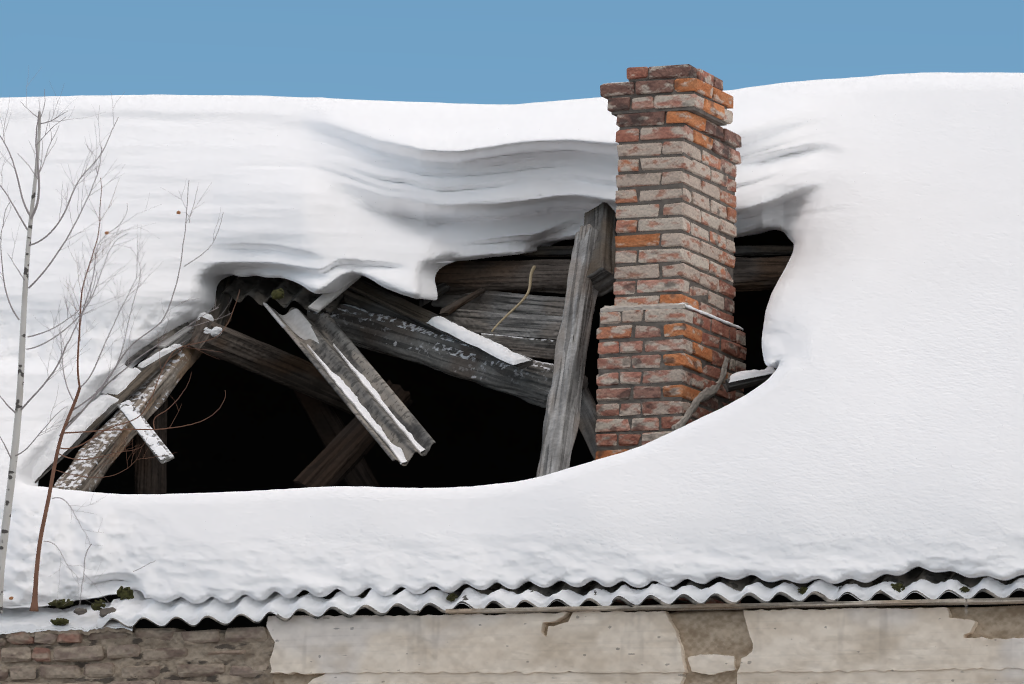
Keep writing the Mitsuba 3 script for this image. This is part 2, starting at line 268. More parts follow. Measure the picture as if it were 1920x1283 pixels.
H = [(-600, 192, .3), (0, 184, .3), (500, 180, .3), (950, 196, .32), (1250, 178, .32), (1600, 146, .31), (2500, 146, .3),
     (1700, 400, .34), (1700, 650, .34), (1600, 850, .34), (1920, 880, .33), (1920, 300, .34), (1500, 800, .34), (1460, 600, .33), (2400, 600, .34), (1250, 850, .30), (1580, 500, .34),
     (960, 930, .25), (700, 940, .25), (400, 950, .24), (150, 950, .22), (-300, 960, .22), (2400, 980, .24),
     (1300, 1010, .20), (1600, 1010, .20), (1900, 1010, .20), (1000, 1020, .185), (600, 1030, .18), (300, 1040, .18), (1100, 950, .28), (1500, 960, .275), (1850, 960, .275),
     (300, 1122, .07), (640, 1105, .085), (1000, 1090, .085), (1300, 1086, .085), (1600, 1086, .085), (1920, 1080, .085), (2500, 1078, .085), (0, 1138, .03), (150, 1122, .05), (-600, 1150, .03), (60, 1050, .13),
     (100, 400, .36), (200, 650, .31), (0, 880, .24), (300, 450, .38), (200, 706, .20), (100, 826, .16), (345, 606, .22), (-400, 500, .34), (-400, 800, .28), (0, 600, .32),
     (900, 240, .42), (900, 330, .42), (1100, 372, .38), (900, 440, .32), (900, 485, .22), (1100, 440, .28), (600, 400, .42), (600, 460, .36), (700, 500, .32), (450, 460, .36), (450, 512, .22), (780, 545, .24), (560, 525, .24),
     (640, 300, .44), (500, 240, .39), (1400, 232, .42), (1400, 300, .42), (1450, 330, .40), (1400, 390, .34), (1400, 438, .24), (1560, 250, .38), (1520, 400, .36)]
H = np.array(H, float); rbf = RBFInterpolator(H[:, :2]/300.0, H[:, 2], kernel='thin_plate_spline', smoothing=0.0008)
CREASES = [  # (x, y, depth) along each fold; px over which the snow swells out again
    ([(-600, 215, .02), (200, 208, .03), (480, 216, .035), (560, 224, .035), (640, 240, .03), (760, 270, 0)], 62),
    ([(1330, 310, .0), (1400, 298, .06), (1450, 287, .07), (1540, 271, .05), (1600, 280, .0)], 40),
    ([(820, 468, .0), (910, 449, .05), (1000, 440, .07), (1090, 410, .05), (1140, 405, .0)], 30),
    ([(370, 466, .0), (420, 460, .03), (500, 461, .04), (560, 470, .04), (620, 482, .0)], 30),
    ([(385, 508, .05), (420, 496, .075), (480, 496, .08), (560, 501, .075), (600, 506, .05), (640, 492, .05), (720, 494, .05), (790, 505, .0)], 30),
    ([(140, 1092, .0), (170, 1084, .14), (235, 1077, .20), (262, 1086, .16), (270, 1098, .0)], 46)]
C1 = line([(-600, 215), (480, 216), (560, 222), (640, 239), (720, 264), (800, 281), (860, 283), (940, 271), (1050, 262), (1150, 268), (1370, 251), (1450, 227), (1520, 209), (1600, 204), (1700, 215), (2500, 230)])
C2 = line([(-600, 320), (560, 325), (640, 346), (700, 365), (760, 377), (830, 387), (900, 387), (1000, 379), (1080, 371), (1150, 377), (1370, 401), (1430, 385), (1480, 366), (1520, 350), (1600, 330), (2500, 330)])
CE = line([(-600, 520), (600, 548), (700, 540), (790, 540), (830, 495), (920, 482), (1000, 465), (1090, 450), (1250, 450), (1400, 440), (1470, 432), (1600, 430), (2500, 430)])
CM = line([(-600, 0), (560, 0), (640, .40), (720, .75), (800, 1), (1150, 1), (1380, .62), (1440, .40), (1490, .20), (1550, .05), (1620, 0), (2500, 0)])
PROFILE = PchipInterpolator([-1, -.5, -.12, 0, .10, .20, .32, .6, .88, .98, 1.08, 1.2, 1.35, 1.6, 2.0, 3.0], [.30, .51, .72, .755, .70, .585, .545, .50, .465, .435, .32, .185, .15, .165, .15, .10])
def height(x, y):
    h = rbf(np.stack([x, y], -1)/300.0)
    # the slab above the hole: brow, undercut, broken face, second brow, deep undercut, hanging third layer
    xx = np.clip(x, -600, 2500); wv = lambda k, a: a*(meshkit.fbm(np.stack([xx*0.013, 0*xx+k, 0*xx], -1), 5, k)-0.5)
    y0, y1, y2, y3 = line(SKY)(xx), C1(xx)+wv(31, 9), C2(xx)+wv(32, 10), CE(xx)
    sp = np.where(y < y1, (y-y1)/np.maximum(y1-y0, 1), np.where(y < y2, (y-y1)/(y2-y1), np.where(y < y3, 1+(y-y2)/(y3-y2), 2+(y-y3)/60)))
    fade = np.clip((640-y)/170, 0, 1); m = CM(xx)*fade*fade*(3-2*fade)
    strata = 0.060*(meshkit.fbm(np.stack([x*0.0036+0.8*sp, sp*4.5, 0*x+6], -1), 5, 15)-0.5)*np.clip(sp*6, 0, 1)
    h = h*(1-m)+m*(PROFILE(np.clip(sp, -1, 3))+strata)
    # thin melt lines between the layers of old snowfalls
    for j, (s0, wpx, dep) in enumerate(((.16, 5.0, .030), (.34, 4.0, .024), (.50, 4.0, .020), (.70, 4.5, .026), (.84, 3.5, .016), (1.10, 4.5, .03), (1.38, 4.5, .030), (1.62, 4.0, .026))):
        sj = s0+0.07*(meshkit.fbm(np.stack([xx*0.006, 0*xx+j, 0*xx], -1), 4, 60+j)-0.5)
        dpx = (sp-sj)*np.where(sj < 1, y2-y1, y3-y2)
        on = np.clip(3.2*(meshkit.fbm(np.stack([xx*0.005, 0*xx+j*3, 0*xx], -1), 3, 80+j)-0.36), 0, 1)
        h = h-dep*on*np.sqrt(m)*np.where(dpx < 0, np.exp(-(dpx/wpx)**2), np.exp(-(dpx/(2.2*wpx))**2))
    # the lobe left of the sagging part stands proud of it
    lob = np.array([(575, 315), (640, 372), (700, 408), (760, 428), (800, 442), (830, 475), (842, 600)], float)
    inside = shapely.contains_xy(Polygon(np.vstack([lob, [(300, 600), (300, 315)]])), x, y)
    d = shapely.distance(shapely.LineString(lob), shapely.points(x, y)); sd = np.where(inside, -d, d)
    k = 1/(1+np.exp(np.clip(sd/9.0, -40, 40)))
    wide = np.clip((x-400)/250.0, 0, 1)*np.clip((y-300)/60.0, 0, 1)*np.clip((950-x)/120.0, 0, 1)
    h = h+wide*(0.13*k-0.03*(1-k)*np.exp(-np.maximum(sd, 0)/60.0))
    for ci, (pts, w) in enumerate(CREASES):
        keep = 1          # how much of the step swells out again below the fold
        p = np.array(pts); yb, A = PchipInterpolator(p[:, 0], p[:, 1]), PchipInterpolator(p[:, 0], p[:, 2])
        on = (x > p[0, 0]) & (x < p[-1, 0])
        xx = np.clip(x, p[0, 0], p[-1, 0]); wob = 9*(meshkit.fbm(np.stack([xx*0.014, 0*xx+w, 0*xx], -1), 5, int(w))-0.5)
        t = (y-yb(xx)-wob)/w
        gfun = np.clip((t+0.14)/0.42, 0, 1); gfun = gfun*gfun*(3-2*gfun)
        dec = np.clip((t-0.25)/0.95, 0, 1); gfun = gfun*(1-keep*dec*dec*(3-2*dec))*(np.clip((680-y)/150, 0, 1) if keep < 1 else 1.0)
        if keep == 1: gfun = np.where(t > 1.2, 0, gfun)
        ends = np.clip((x-p[0, 0])/110, 0, 1)*np.clip((p[-1, 0]-x)/110, 0, 1); ends = ends*(2-ends) if keep == 1 else ends*ends*(3-2*ends)
        rag = 1+0.40*(meshkit.fbm(np.stack([x*0.022, y*0.07, 0*x+w], -1), 4, int(w)+40)-0.5)
        h = h-np.where(on, A(xx)*gfun*rag*ends, 0)
    # lumps and the wind-laid layers
    # the broken side of the slab at the right of the hole
    rim = line([(280, 1600), (310, 1566), (350, 1550), (390, 1534), (430, 1516), (470, 1500), (520, 1478)])
    side = np.clip((rim(np.clip(y, 280, 520))-x)/42.0, 0, 1); side = side*side*(3-2*side)
    wob = 0.05*(meshkit.fbm(np.stack([x*0.035, y*0.03, 0*x+4], -1), 4, 6)-0.5)
    h = h-(0.10+1.6*wob)*side*np.clip((y-345)/70, 0, 1)*np.clip((500-y)/40, 0, 1)*np.clip((x-1430)/40, 0, 1)
    s2 = np.clip((1525-x)/90.0, 0, 1)*np.clip((y-545)/80, 0, 1)*np.clip((705-y)/35, 0, 1)
    h = h-(0.09+1.1*wob)*s2*s2*(3-2*s2)
    lay = meshkit.fbm(np.stack([x*0.006, y*0.055+0.006*x*0, 0*x], -1), 4, 11)-0.5
    left = np.clip((900-x)/500.0, 0, 1)*np.clip((930-y)/80, 0, 1)
    mid = np.clip((1650-x)/200.0, 0, 1)*np.clip((560-y)/100, 0, 1)
    h = h+lay*(0.0012+0.024*left+0.0*mid)
    h = h+(meshkit.fbm(np.stack([x*0.02, y*0.03, 0*x+3], -1), 4, 5)-0.5)*(0.004+0.014*np.clip((400-x)/300, 0, 1))
    face = np.clip((y-985)/60.0, 0, 1)
    h = h+face*0.05*(meshkit.fbm(np.stack([x*0.012, y*0.03, 0*x+9], -1), 4, 8)-0.5)
    low = np.clip((330-x)/150.0, 0, 1)*np.clip((y-930)/40.0, 0, 1)
    return h+low*0.09*(meshkit.fbm(np.stack([x*0.022, y*0.028, 0*x+2], -1), 4, 21)-0.5)
def border(x, y, curve_pts, closed):
    ls = shapely.LinearRing(curve_pts) if closed else shapely.LineString(curve_pts); shapely.prepare(ls)
    return shapely.distance(ls, shapely.points(x, y))
def build_snow():
    gx1 = np.concatenate([np.arange(-600, -60, 9.0), np.arange(-60, 1980, 3.6), np.arange(1980, 2500, 9.0)])
    X, Y = np.meshgrid(gx1, np.arange(128, 1160, 3.2), indexing='ij'); x, y = X.ravel(), Y.ravel()
    inner = snow_region.buffer(-1.8); shapely.prepare(inner); keep = shapely.contains_xy(inner, x, y)
    x, y = x[keep], y[keep]
    P = np.vstack([np.stack([x, y], -1), top, bot, hx]); nt, nb, nh = len(top), len(bot), len(hx); n0 = len(x)
    tri = Delaunay(P).simplices; c = P[tri].mean(1)
    tri = tri[shapely.contains_xy(snow_region, c[:, 0], c[:, 1])]
    x, y = P[:, 0], P[:, 1]; h = height(x, y)
    for pts, closed, R, amt in ((hx, True, 24.0, 0.09), (bot, False, 11.0, 0.028), (top, False, 34.0, 0.12)):
        d = np.clip(border(x, y, pts, closed)/R, 0, 1); h = h-amt*((1-d)**2 if pts is top else 1-np.sqrt(np.clip(1-(0.97*(1-d))**2, 0, 1)))
    h = np.maximum(h, 0.02)
    V = roof(x, y, h)
    a, b, cc = V[tri[:, 0]], V[tri[:, 1]], V[tri[:, 2]]
    flip = np.einsum('ij,ij->i', np.cross(b-a, cc-a), ray(*P[tri].mean(1).T)) > 0
    tri[flip] = tri[flip][:, ::-1]
    verts, faces = [V], [tri]; base = len(V)
    def skirt(idx, rows, closed, out):
        nonlocal base
        first = len(faces)
        idx = np.asarray(idx); m = len(idx); verts.append(V[idx]); prev = base+np.arange(m); base += m
        for r in rows:
            verts.append(r); cur = base+np.arange(m); base += m
            k = np.arange(m if closed else m-1); k2 = (k+1) % m
            faces.append(np.stack([prev[k], prev[k2], cur[k2]], -1)); faces.append(np.stack([prev[k], cur[k2], cur[k]], -1)); prev = cur
        A_ = np.vstack(verts); fs = np.vstack(faces[first:]); fn = np.cross(A_[fs[:, 1]]-A_[fs[:, 0]], A_[fs[:, 2]]-A_[fs[:, 0]])
        o = np.tile(np.repeat(np.broadcast_to(out, (m, 3))[:len(k)], 1, 0), (2*len(rows), 1))
        if np.einsum('ij,ij->i', fn, o).sum() < 0:
            for q in range(first, len(faces)): faces[q] = faces[q][:, ::-1]
    it = n0+np.arange(nt); T_ = V[it]
    skirt(it, [T_+[0, .10, -.002], T_+[0, .35, -.04], T_+[0, .9, -.35], T_+[0, 5.2, -3.3]], False, [0, 0, 1])
    ib = n0+nt+np.arange(nb); B_ = V[ib]
    skirt(ib, [B_+[0, .03, .0], B_+[0, .10, .045], B_+[0, .30, .20]], False, [0, -.3, -1])
    ih = n0+nt+nb+np.arange(nh); H_ = V[ih]
    tg = np.roll(hx, -1, 0)-np.roll(hx, 1, 0); nr = np.stack([tg[:, 1], -tg[:, 0]], -1); nr /= np.linalg.norm(nr, axis=1, keepdims=True)
    probe = shapely.contains_xy(hole, hx[:, 0]+nr[:, 0]*6, hx[:, 1]+nr[:, 1]*6); nr[probe] *= -1       # points into the snow
    nr = np.stack([np.convolve(np.r_[nr[-12:, c], nr[:, c], nr[:12, c]], np.ones(25)/25, 'valid') for c in (0, 1)], -1)
    inn = nr[:, :1]*RIGHT-nr[:, 1:]*UP
    skirt(ih, [H_+np.array([0, .03, 0])+inn*.004, H_+np.array([0, .09, 0])+inn*.02, H_+np.array([0, .28, 0])+inn*.06], True, -inn)
    return trimesh.Trimesh(np.vstack(verts), np.vstack(faces), process=False)
one('roof_snow', 'thick white snow blanket sagging in layered folds over the whole roof and round the hole', 'snow', build_snow(), SNOW, smooth=True, kind='stuff')

# ------------------------------------------------------------------ the house below the snow
house = thing('derelict_house', 'derelict house with peeling beige plaster wall under the corrugated eave', 'house')
reg = snow_region.buffer(-22)
def deck(h0, thick):
    X, Y = np.meshgrid(np.arange(-600, 2501, 30.0), np.arange(130, 1150, 26.0), indexing='ij'); x, y = X.ravel(), Y.ravel()
    k = shapely.contains_xy(reg, x, y); pts = [np.stack([x[k], y[k]], -1)]
    gg = max(getattr(reg, 'geoms', [reg]), key=lambda q: q.area)
    for r in [gg.exterior, *gg.interiors]: pts.append(dense(list(r.coords[:-1]), 14.0))
    P = np.vstack(pts); tri = Delaunay(P).simplices; c = P[tri].mean(1); tri = tri[shapely.contains_xy(gg, c[:, 0], c[:, 1])]
    V = roof(P[:, 0], P[:, 1], 0*P[:, 0]+h0)
    return trimesh.Trimesh(np.vstack([V, V-NRM*thick]), np.vstack([tri, tri[:, ::-1]+len(V)]), process=False)
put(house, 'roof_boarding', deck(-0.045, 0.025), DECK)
RY = 4.75; RZ = EZ+RY*math.tan(PITCH)
def boxm(x0, x1, y0, y1, z0, z1): return trimesh.creation.box(bounds=[[x0, y0, z0], [x1, y1, z1]])
bs = np.array([[[-7.5, RY-.05, RZ-.1], [-7.5, 2*RY, EZ-.1]], [[6.0, RY-.05, RZ-.1], [6.0, 2*RY, EZ-.1]]])
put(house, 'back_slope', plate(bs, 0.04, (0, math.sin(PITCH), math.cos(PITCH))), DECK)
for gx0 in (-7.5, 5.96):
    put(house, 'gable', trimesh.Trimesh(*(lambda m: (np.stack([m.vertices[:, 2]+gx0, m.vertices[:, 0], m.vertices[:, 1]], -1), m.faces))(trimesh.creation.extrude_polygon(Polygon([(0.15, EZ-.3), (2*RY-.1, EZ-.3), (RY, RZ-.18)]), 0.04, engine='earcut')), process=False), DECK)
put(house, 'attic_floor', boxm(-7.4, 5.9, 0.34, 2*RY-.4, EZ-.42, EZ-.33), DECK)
# wall core: its front carries plaster, undercoat or bare brickwork
WY = 0.075
def wallz(px, py): p = at(px, py, WY); return p[..., 0], p[..., 2]
wtop = lambda X: EZ-0.052+0.012*np.clip(X+1.0, -3.5, 3)*0.5
core = boxm(-7.5, 6.0, WY+.03, .48, 0, EZ-.12)
put(house, 'wall', core, UNDER)
BA, BB_ = at(840, 1147, 0.03), at(2560, 1113, 0.03)
board_z = lambda X: BA[2]+(X-BA[0])*(BB_[2]-BA[2])/(BB_[0]-BA[0])
def wall_sheet(x0px, x1px, mat_, amp, y0, seed, name):
    X0, X1 = at(x0px, 1200, WY)[0], at(x1px, 1200, WY)[0]
    gx2, gz2 = np.meshgrid(np.arange(X0, X1, 0.012), np.concatenate([np.linspace(0.0, EZ-1.0, 12), np.arange(EZ-0.99, EZ-(0.08 if seed == 31 else 0.04), 0.012)]), indexing='ij')
    zt = (EZ-0.08 if seed == 31 else board_z(gx2)-.022)+0.014*meshkit.noise(np.stack([gx2*3, 0*gx2, 0*gx2], -1), seed)
    gz2 = np.minimum(gz2, zt); gz2[:, -1] = zt[:, -1]
    nz = meshkit.fbm(np.stack([gx2*9, gz2*16, 0*gx2], -1), 4, seed)-0.5; n2 = meshkit.fbm(np.stack([gx2*45, gz2*45, 0*gx2], -1), 3, seed+2)-0.5
    yy = y0-amp*nz*1.4-amp*0.5*n2
    yy = np.where(gz2 >= zt-1e-6, y0, yy)
    v = np.stack([gx2, yy, gz2], -1); back = v[:, -1:].copy(); back[..., 1] = .49
    v = np.concatenate([v, back], 1); n, m, _ = v.shape
    return put('derelict_house__wall', name, (v.reshape(-1, 3), grid_faces(n, m)), mat_, smooth=35)
wall_sheet(-620, 516, MASON, 0.035, WY+.005, 31, 'rough_render')
wall_sheet(508, 2560, UNDER, 0.012, WY+.012, 32, 'undercoat')
def px_poly(pts, step=0.006, rough=0.011, seed=0, soft=None):
    X, Z = wallz(*np.array(pts, float).T); ring = dense(list(zip(X, Z)), step)
    nz = meshkit.fbm(np.stack([ring[:, 0]*22, ring[:, 1]*22, 0*ring[:, 0]], -1), 5, seed)-0.5
    n3 = meshkit.fbm(np.stack([ring[:, 0]*22, ring[:, 1]*22, 0*ring[:, 0]+7], -1), 5, seed+5)-0.5
    edge = (ring[:, 1] > EZ-1.2)
    return Polygon(ring+np.stack([nz, n3], -1)*2*rough*edge[:, None]).buffer(0)
def plaster(pts, y, seed, depth=None, label=None):
    pg = px_poly(pts, seed=seed)
    for g in getattr(pg, 'geoms', [pg]):
        m = slab(g, y, (depth or (WY+.05-y))); put('derelict_house__wall', 'plaster', m, PLASTER, label=label)
plaster([(506, 1156), (505, 1178), (521, 1208), (513, 1240), (512, 1263), (700, 1263), (1000, 1263), (1289, 1262), (1282, 1236), (1284, 1220), (1275, 1200), (1270, 1182), (1258, 1166), (1252, 1148), (1080, 1149), (1072, 1168), (1034, 1176), (1030, 1196), (1018, 1186), (1022, 1170), (1060, 1160), (1068, 1150), (800, 1156)], 0.042, 1)
plaster([(1400, 1146), (1405, 1176), (1416, 1206), (1414, 1222), (1398, 1236), (1386, 1262), (1700, 1258), (2560, 1245), (2560, 1200), (1812, 1198), (1812, 1193), (1822, 1188), (1832, 1166), (1782, 1158), (1780, 1141), (1600, 1143)], 0.042, 2)
plaster([(630, 1260), (1000, 1260), (1284, 1259), (1280, 1285), (1270, 1600), (1000, 1600), (600, 1600), (560, 1300), (590, 1275)], 0.052, 3)
plaster([(1388, 1258), (1700, 1254), (2560, 1240), (2560, 1600), (1380, 1600), (1384, 1285)], 0.052, 4)
plaster([(1290, 1232), (1330, 1228), (1375, 1231), (1380, 1258), (1340, 1264), (1296, 1262)], 0.068, 5, 0.05)
# the eave board
e0, e1 = at(840, 1147, 0.03), at(2560, 1113, 0.03)
m, uv = beam(e0+[0, .02, 0], e1+[0, .02, 0], 0.020, 0.10, seed=40, square=9, rough=0.002); put(house, 'eave_board', m, WOODM, True, uv+[100*WOOD['pale'], 0])
# bare bricks at the left
def brick_mesh(sx, sy, sz, seed, bev=0.006, rough=0.004):
    r = np.random.default_rng(seed); e = np.array([sx, sy, sz])/2; pts = []
    for s in np.array(np.meshgrid([-1, 1], [-1, 1], [-1, 1])).T.reshape(-1, 3):
        b = bev*r.uniform(0.6, 2.2)
        for k in range(3):
            q = s*e; q = q-s*b; q[k] = s[k]*e[k]; pts.append(q+r.normal(0, rough, 3)*[1, 1, .6])
    return trimesh.convex.convex_hull(np.array(pts))
def wall_brick(x0, x1, y0, y1, red, seed, proud):
    p, q = at(x0, y1, WY), at(x1, y0, WY)
    m = brick_mesh(q[0]-p[0], 0.13, q[2]-p[2], seed, 0.009, 0.005); m.apply_transform(trimesh.transformations.rotation_matrix(RNG.normal(0, .02), [0, 1, 0]))
    m.apply_translation([(p[0]+q[0])/2, WY-proud*.75+.065, (p[2]+q[2])/2]); put('derelict_house__wall', 'brick', m, WBRICK, uv=np.tile([[float(red), RNG.uniform()]], (len(m.vertices), 1)))
WBR = [(-40, 16, 1180, 1212, 0, .045), (18, 66, 1178, 1209, 1, .05), (68, 112, 1178, 1208, 0, .048), (113, 156, 1178, 1207, 1, .05), (162, 240, 1172, 1200, 0, .02), (250, 330, 1176, 1202, 0, .012),
       (2, 60, 1214, 1242, 0, .035), (62, 97, 1214, 1240, 1, .03), (101, 192, 1212, 1242, 0, .04), (198, 262, 1208, 1234, 0, .015), (-60, -4, 1216, 1244, 0, .03), (270, 350, 1214, 1238, 0, .012), (392, 462, 1220, 1226, 1, .028),
       (20, 70, 1248, 1274, 0, .02), (76, 150, 1247, 1272, 0, .022), (160, 215, 1244, 1270, 0, .02), (228, 300, 1246, 1272, 0, .014), (330, 420, 1244, 1270, 0, .014), (-50, 12, 1250, 1278, 0, .02), (0, 90, 1280, 1308, 0, .02), (100, 190, 1278, 1306, 0, .02), (200, 290, 1276, 1304, 0, .015),
       (420, 500, 1176, 1204, 0, .010), (340, 410, 1180, 1206, 0, .012), (430, 505, 1244, 1270, 0, .010), (300, 400, 1276, 1304, 0, .012)]
for i, b in enumerate(WBR): wall_brick(*b[:5], 100+i, b[5])

# ------------------------------------------------------------------ corrugated sheets along the eave
CX = at(CREST_PX, np.interp(CREST_PX, [216, 640, 1200, 1915], [1150, 1132, 1112, 1100]), 0*CREST_PX+0.02)[:, 0]
pit = np.polyfit(np.arange(len(CX)), CX, 1); PCH = pit[0]
cx_all = np.concatenate([CX[0]-PCH*np.arange(1, 1)[::-1], CX, CX[-1]+PCH*np.arange(1, 9)])
cidx = np.arange(len(cx_all))
phase = lambda X: np.interp(X, cx_all, cidx, left=-9)+np.where(X < cx_all[0], 9+(X-cx_all[0])/PCH, 0)
DZ = line([(-3.2, -.035), (CX[0], -.028), (at(340, 1160, 0)[0], -.030), (at(640, 1150, 0)[0], -.006), (at(900, 1140, 0)[0], .004), (at(1300, 1130, 0)[0], .004), (at(1900, 1118, 0)[0], -.004), (4.2, 0.0)])
def corr(X, s, extra=0.0, A=0.025):
    c = np.cos(2*math.pi*phase(X))
    return np.stack([X+0*s, 0*X+0*s, EZ+DZ(X)+0*s], -1)+s[..., None]*SLOPE+((A*c+extra)+0*s)[..., None]*NRM
bounds = [CX[0]-0.10, (CX[5]+CX[6])/2-.045, CX[9]+.05, CX[16]-.03, CX[22]+0.05, CX[28]+.04, cx_all[-1]+.05]
edge_lab = ['leftmost corrugated roof sheet at the eave, fully loaded with clean snow', 'second corrugated roof sheet from the left, above the left end of the plaster',
            'snow-dusted corrugated roof sheet third from the left along the eave', 'fourth corrugated roof sheet from the left, above the large bare brown plaster patch',
            'corrugated roof sheet second from the right along the eave, with the largest moss cushion', 'corrugated roof sheet at the right edge of the photo along the eave']
for i in range(6):
    x0, x1 = bounds[i], bounds[i+1]+(0.06 if i < 5 else 0); up = 0.007*(i % 2)
    t = thing('corrugated_sheet', edge_lab[i], 'roof sheet', 'corrugated sheets along the eave')
    X, S = np.meshgrid(np.arange(x0, x1, PCH/18), np.linspace(0, 0.9, 28), indexing='ij')
    jag = 0.012*(meshkit.noise(np.stack([X*9, 0*X, 0*X], -1), i)-0.5)-[0.0, .012, .0, .008, .0, .006][i]
    S2 = S+jag*(S < 0.01)
    uv = np.stack([S, X], -1).reshape(-1, 2); topg = corr(X, S2, up)
    put(t, 'sheet', plate(topg, 0.007, NRM), SLATE, 40 if False else True, np.vstack([uv, uv]))
    # the snow lying in its waves
    X, S = np.meshgrid(np.arange(x0+.004, x1-.004, PCH/24), np.linspace(0.0, 0.30, 34), indexing='ij')
    c = np.cos(2*math.pi*phase(X)); q = np.stack([X*14, S*14, 0*X+i], -1); nz = meshkit.fbm(q, 4, 3+i)
    full = np.interp(X, [CX[0]-1, CX[4], CX[7], CX[13], CX[30-2]], [1.0, 1.0, .82, .74, .70])
    thick = 0.015*full+0.011*(1-c)*full*(S > .006)+0.05*(nz-0.60+.10*full)
    send = np.interp(X, [CX[0]-1, CX[3], CX[8], CX[16], CX[28]], [.26, .22, .14, .105, .095])+.03*(nz-.5); thick = thick-0.06*np.clip((S-send)/.03, 0, 1)
    thick = np.where(full > .95, np.maximum(thick, 0.012), thick)
    front = np.clip((S-0.004*(1+6*(1-full)))/0.016, 0, 1); thick = thick*np.sqrt(front)+(front <= 0)*-.004
    put(t, 'snow', plate(corr(X, S+0.002, up+np.maximum(thick, -.004)), 0.001, NRM), SNOW, True)
# ------------------------------------------------------------------ moss cushions and icicles
def moss(px, py, Y, w, hgt, lab, seed):
    p = at(px, py, Y); r = np.random.default_rng(seed); ms = [blob(p+r.normal(0, 1, 3)*[w*.22, w*.1, hgt*.10], np.array([w*.28, w*.2, hgt*.36])*r.uniform(.6, 1.1), seed+k, 2, .45) for k in range(6)]
    for _ in range(46):
        d = unit(r.normal(0, 1, 3)); c = p+d*[w*.5, w*.35, hgt*.5]*r.uniform(.75, 1.05)
        ms.append(blob(c, np.array([1, 1, 1])*w*r.uniform(.05, .10), seed+_, 1, .4))
    one('moss_cushion', lab, 'moss', trimesh.util.concatenate(ms), MOSS, smooth=True)
moss(1684, 1104, 0.06, .085, .055, 'largest green moss cushion on the corrugated eave towards the right', 1)
moss(1808, 1106, 0.04, .045, .03, 'small moss cushion above the longest icicle', 2)
moss(1506, 1108, 0.04, .05, .035, 'small flat moss cushion on the eave below right of the chimney', 3)
moss(848, 1121, 0.04, .05, .04, 'round moss cushion on the third corrugated sheet of the eave', 4)
moss(1768, 1098, 0.12, .04, .03, 'dark moss tuft tucked under the snow left of the longest icicle', 5)
moss(234, 1112, 0.14, .09, .06, 'olive moss cushion in the dark hollow under the snow lip at left', 6)
moss(186, 1134, 0.02, .07, .05, 'moss cushion on the ledge just left of the first sheet', 7)
moss(118, 1131, 0.06, .11, .03, 'flat moss strip on the snowy ledge right of the red stem', 8)
moss(112, 1166, 0.02, .10, .022, 'thin moss strip above the protruding red bricks', 9)
moss(522, 552, 2.55, .075, .06, 'bright moss tuft under the snow at the top of the hole', 10)
def icicle(px, py0, py1, r, lab):
    p, q = at(px, py0, -0.006), at(px+1, py1, -0.006)
    m, _ = tube(curve([p, q], 12), np.linspace(r, r*.18, 12)*(1+.12*np.sin(np.arange(12)*2.0)), 10)
    one('icicle', lab, 'icicle', m, 'mat_ice', smooth=True)
icicle(1811, 1116, 1166, .0075, 'longest icicle hanging from the eave near the right edge')
icicle(1128, 1122, 1146, .006, 'short icicle hanging over the eave board below the chimney')
icicle(1191, 1122, 1146, .005, 'thin icicle right of the short icicle below the chimney')
icicle(1076, 1124, 1146, .005, 'thin icicle left of the short icicle below the chimney')
icicle(247, 1166, 1184, .006, 'small icicle under the leftmost corrugated sheet')

# ------------------------------------------------------------------ ledge at the left, where the sheets are gone
LX0, LX1 = at(-640, 1150, 0)[0], CX[0]-0.02
X, S = np.meshgrid(np.arange(LX0, LX1+.12, .012), np.linspace(0, 1, 40), indexing='ij')
nz = meshkit.fbm(np.stack([X*7, S*4, 0*X], -1), 4, 77)-0.5; n2 = meshkit.fbm(np.stack([X*40, S*16, 0*X], -1), 3, 78)-0.5
zt = 7.955+S*0.14+0.04*nz+0.02*n2; yt = 0.03+S*0.26+.02*nz
top_ = np.stack([X, yt, zt], -1); front = top_[:, :1].copy(); front[..., 2] -= .028; front[..., 1] += .012
put('derelict_house__wall', 'broken_ledge', (np.concatenate([front, top_], 1).reshape(-1, 3), grid_faces(len(X), 41)), MASON, smooth=35)
thick = np.clip(0.012+0.07*(meshkit.fbm(np.stack([X*6, S*2.5+3, 0*X], -1), 4, 79)-0.47), -.01, .03); thick = np.where((S < .02) | (S > .98), -.01, thick)
one('ledge_snow', 'thin patchy snow on the broken wall ledge at lower left', 'snow', (np.stack([X, yt-.006*(thick > 0), zt+thick], -1).reshape(-1, 3), grid_faces(*X.shape)), SNOW, smooth=True, kind='stuff')
for i, (px, py, w, lab) in enumerate([(150, 1146, .035, 'small dark rubble piece on the snowy ledge, left of the other rubble'), (203, 1150, .05, 'largest dark rubble piece at the left end of the first corrugated sheet'), (226, 1157, .035, 'dark rubble piece tucked beneath the first wave of the corrugated sheet')]):
    m = brick_mesh(w*1.7, w, w*.8, 60+i, .009, .006); m.apply_translation(at(px, py, 0.03)); one('rubble_piece', lab, 'rubble', m, MORTAR)

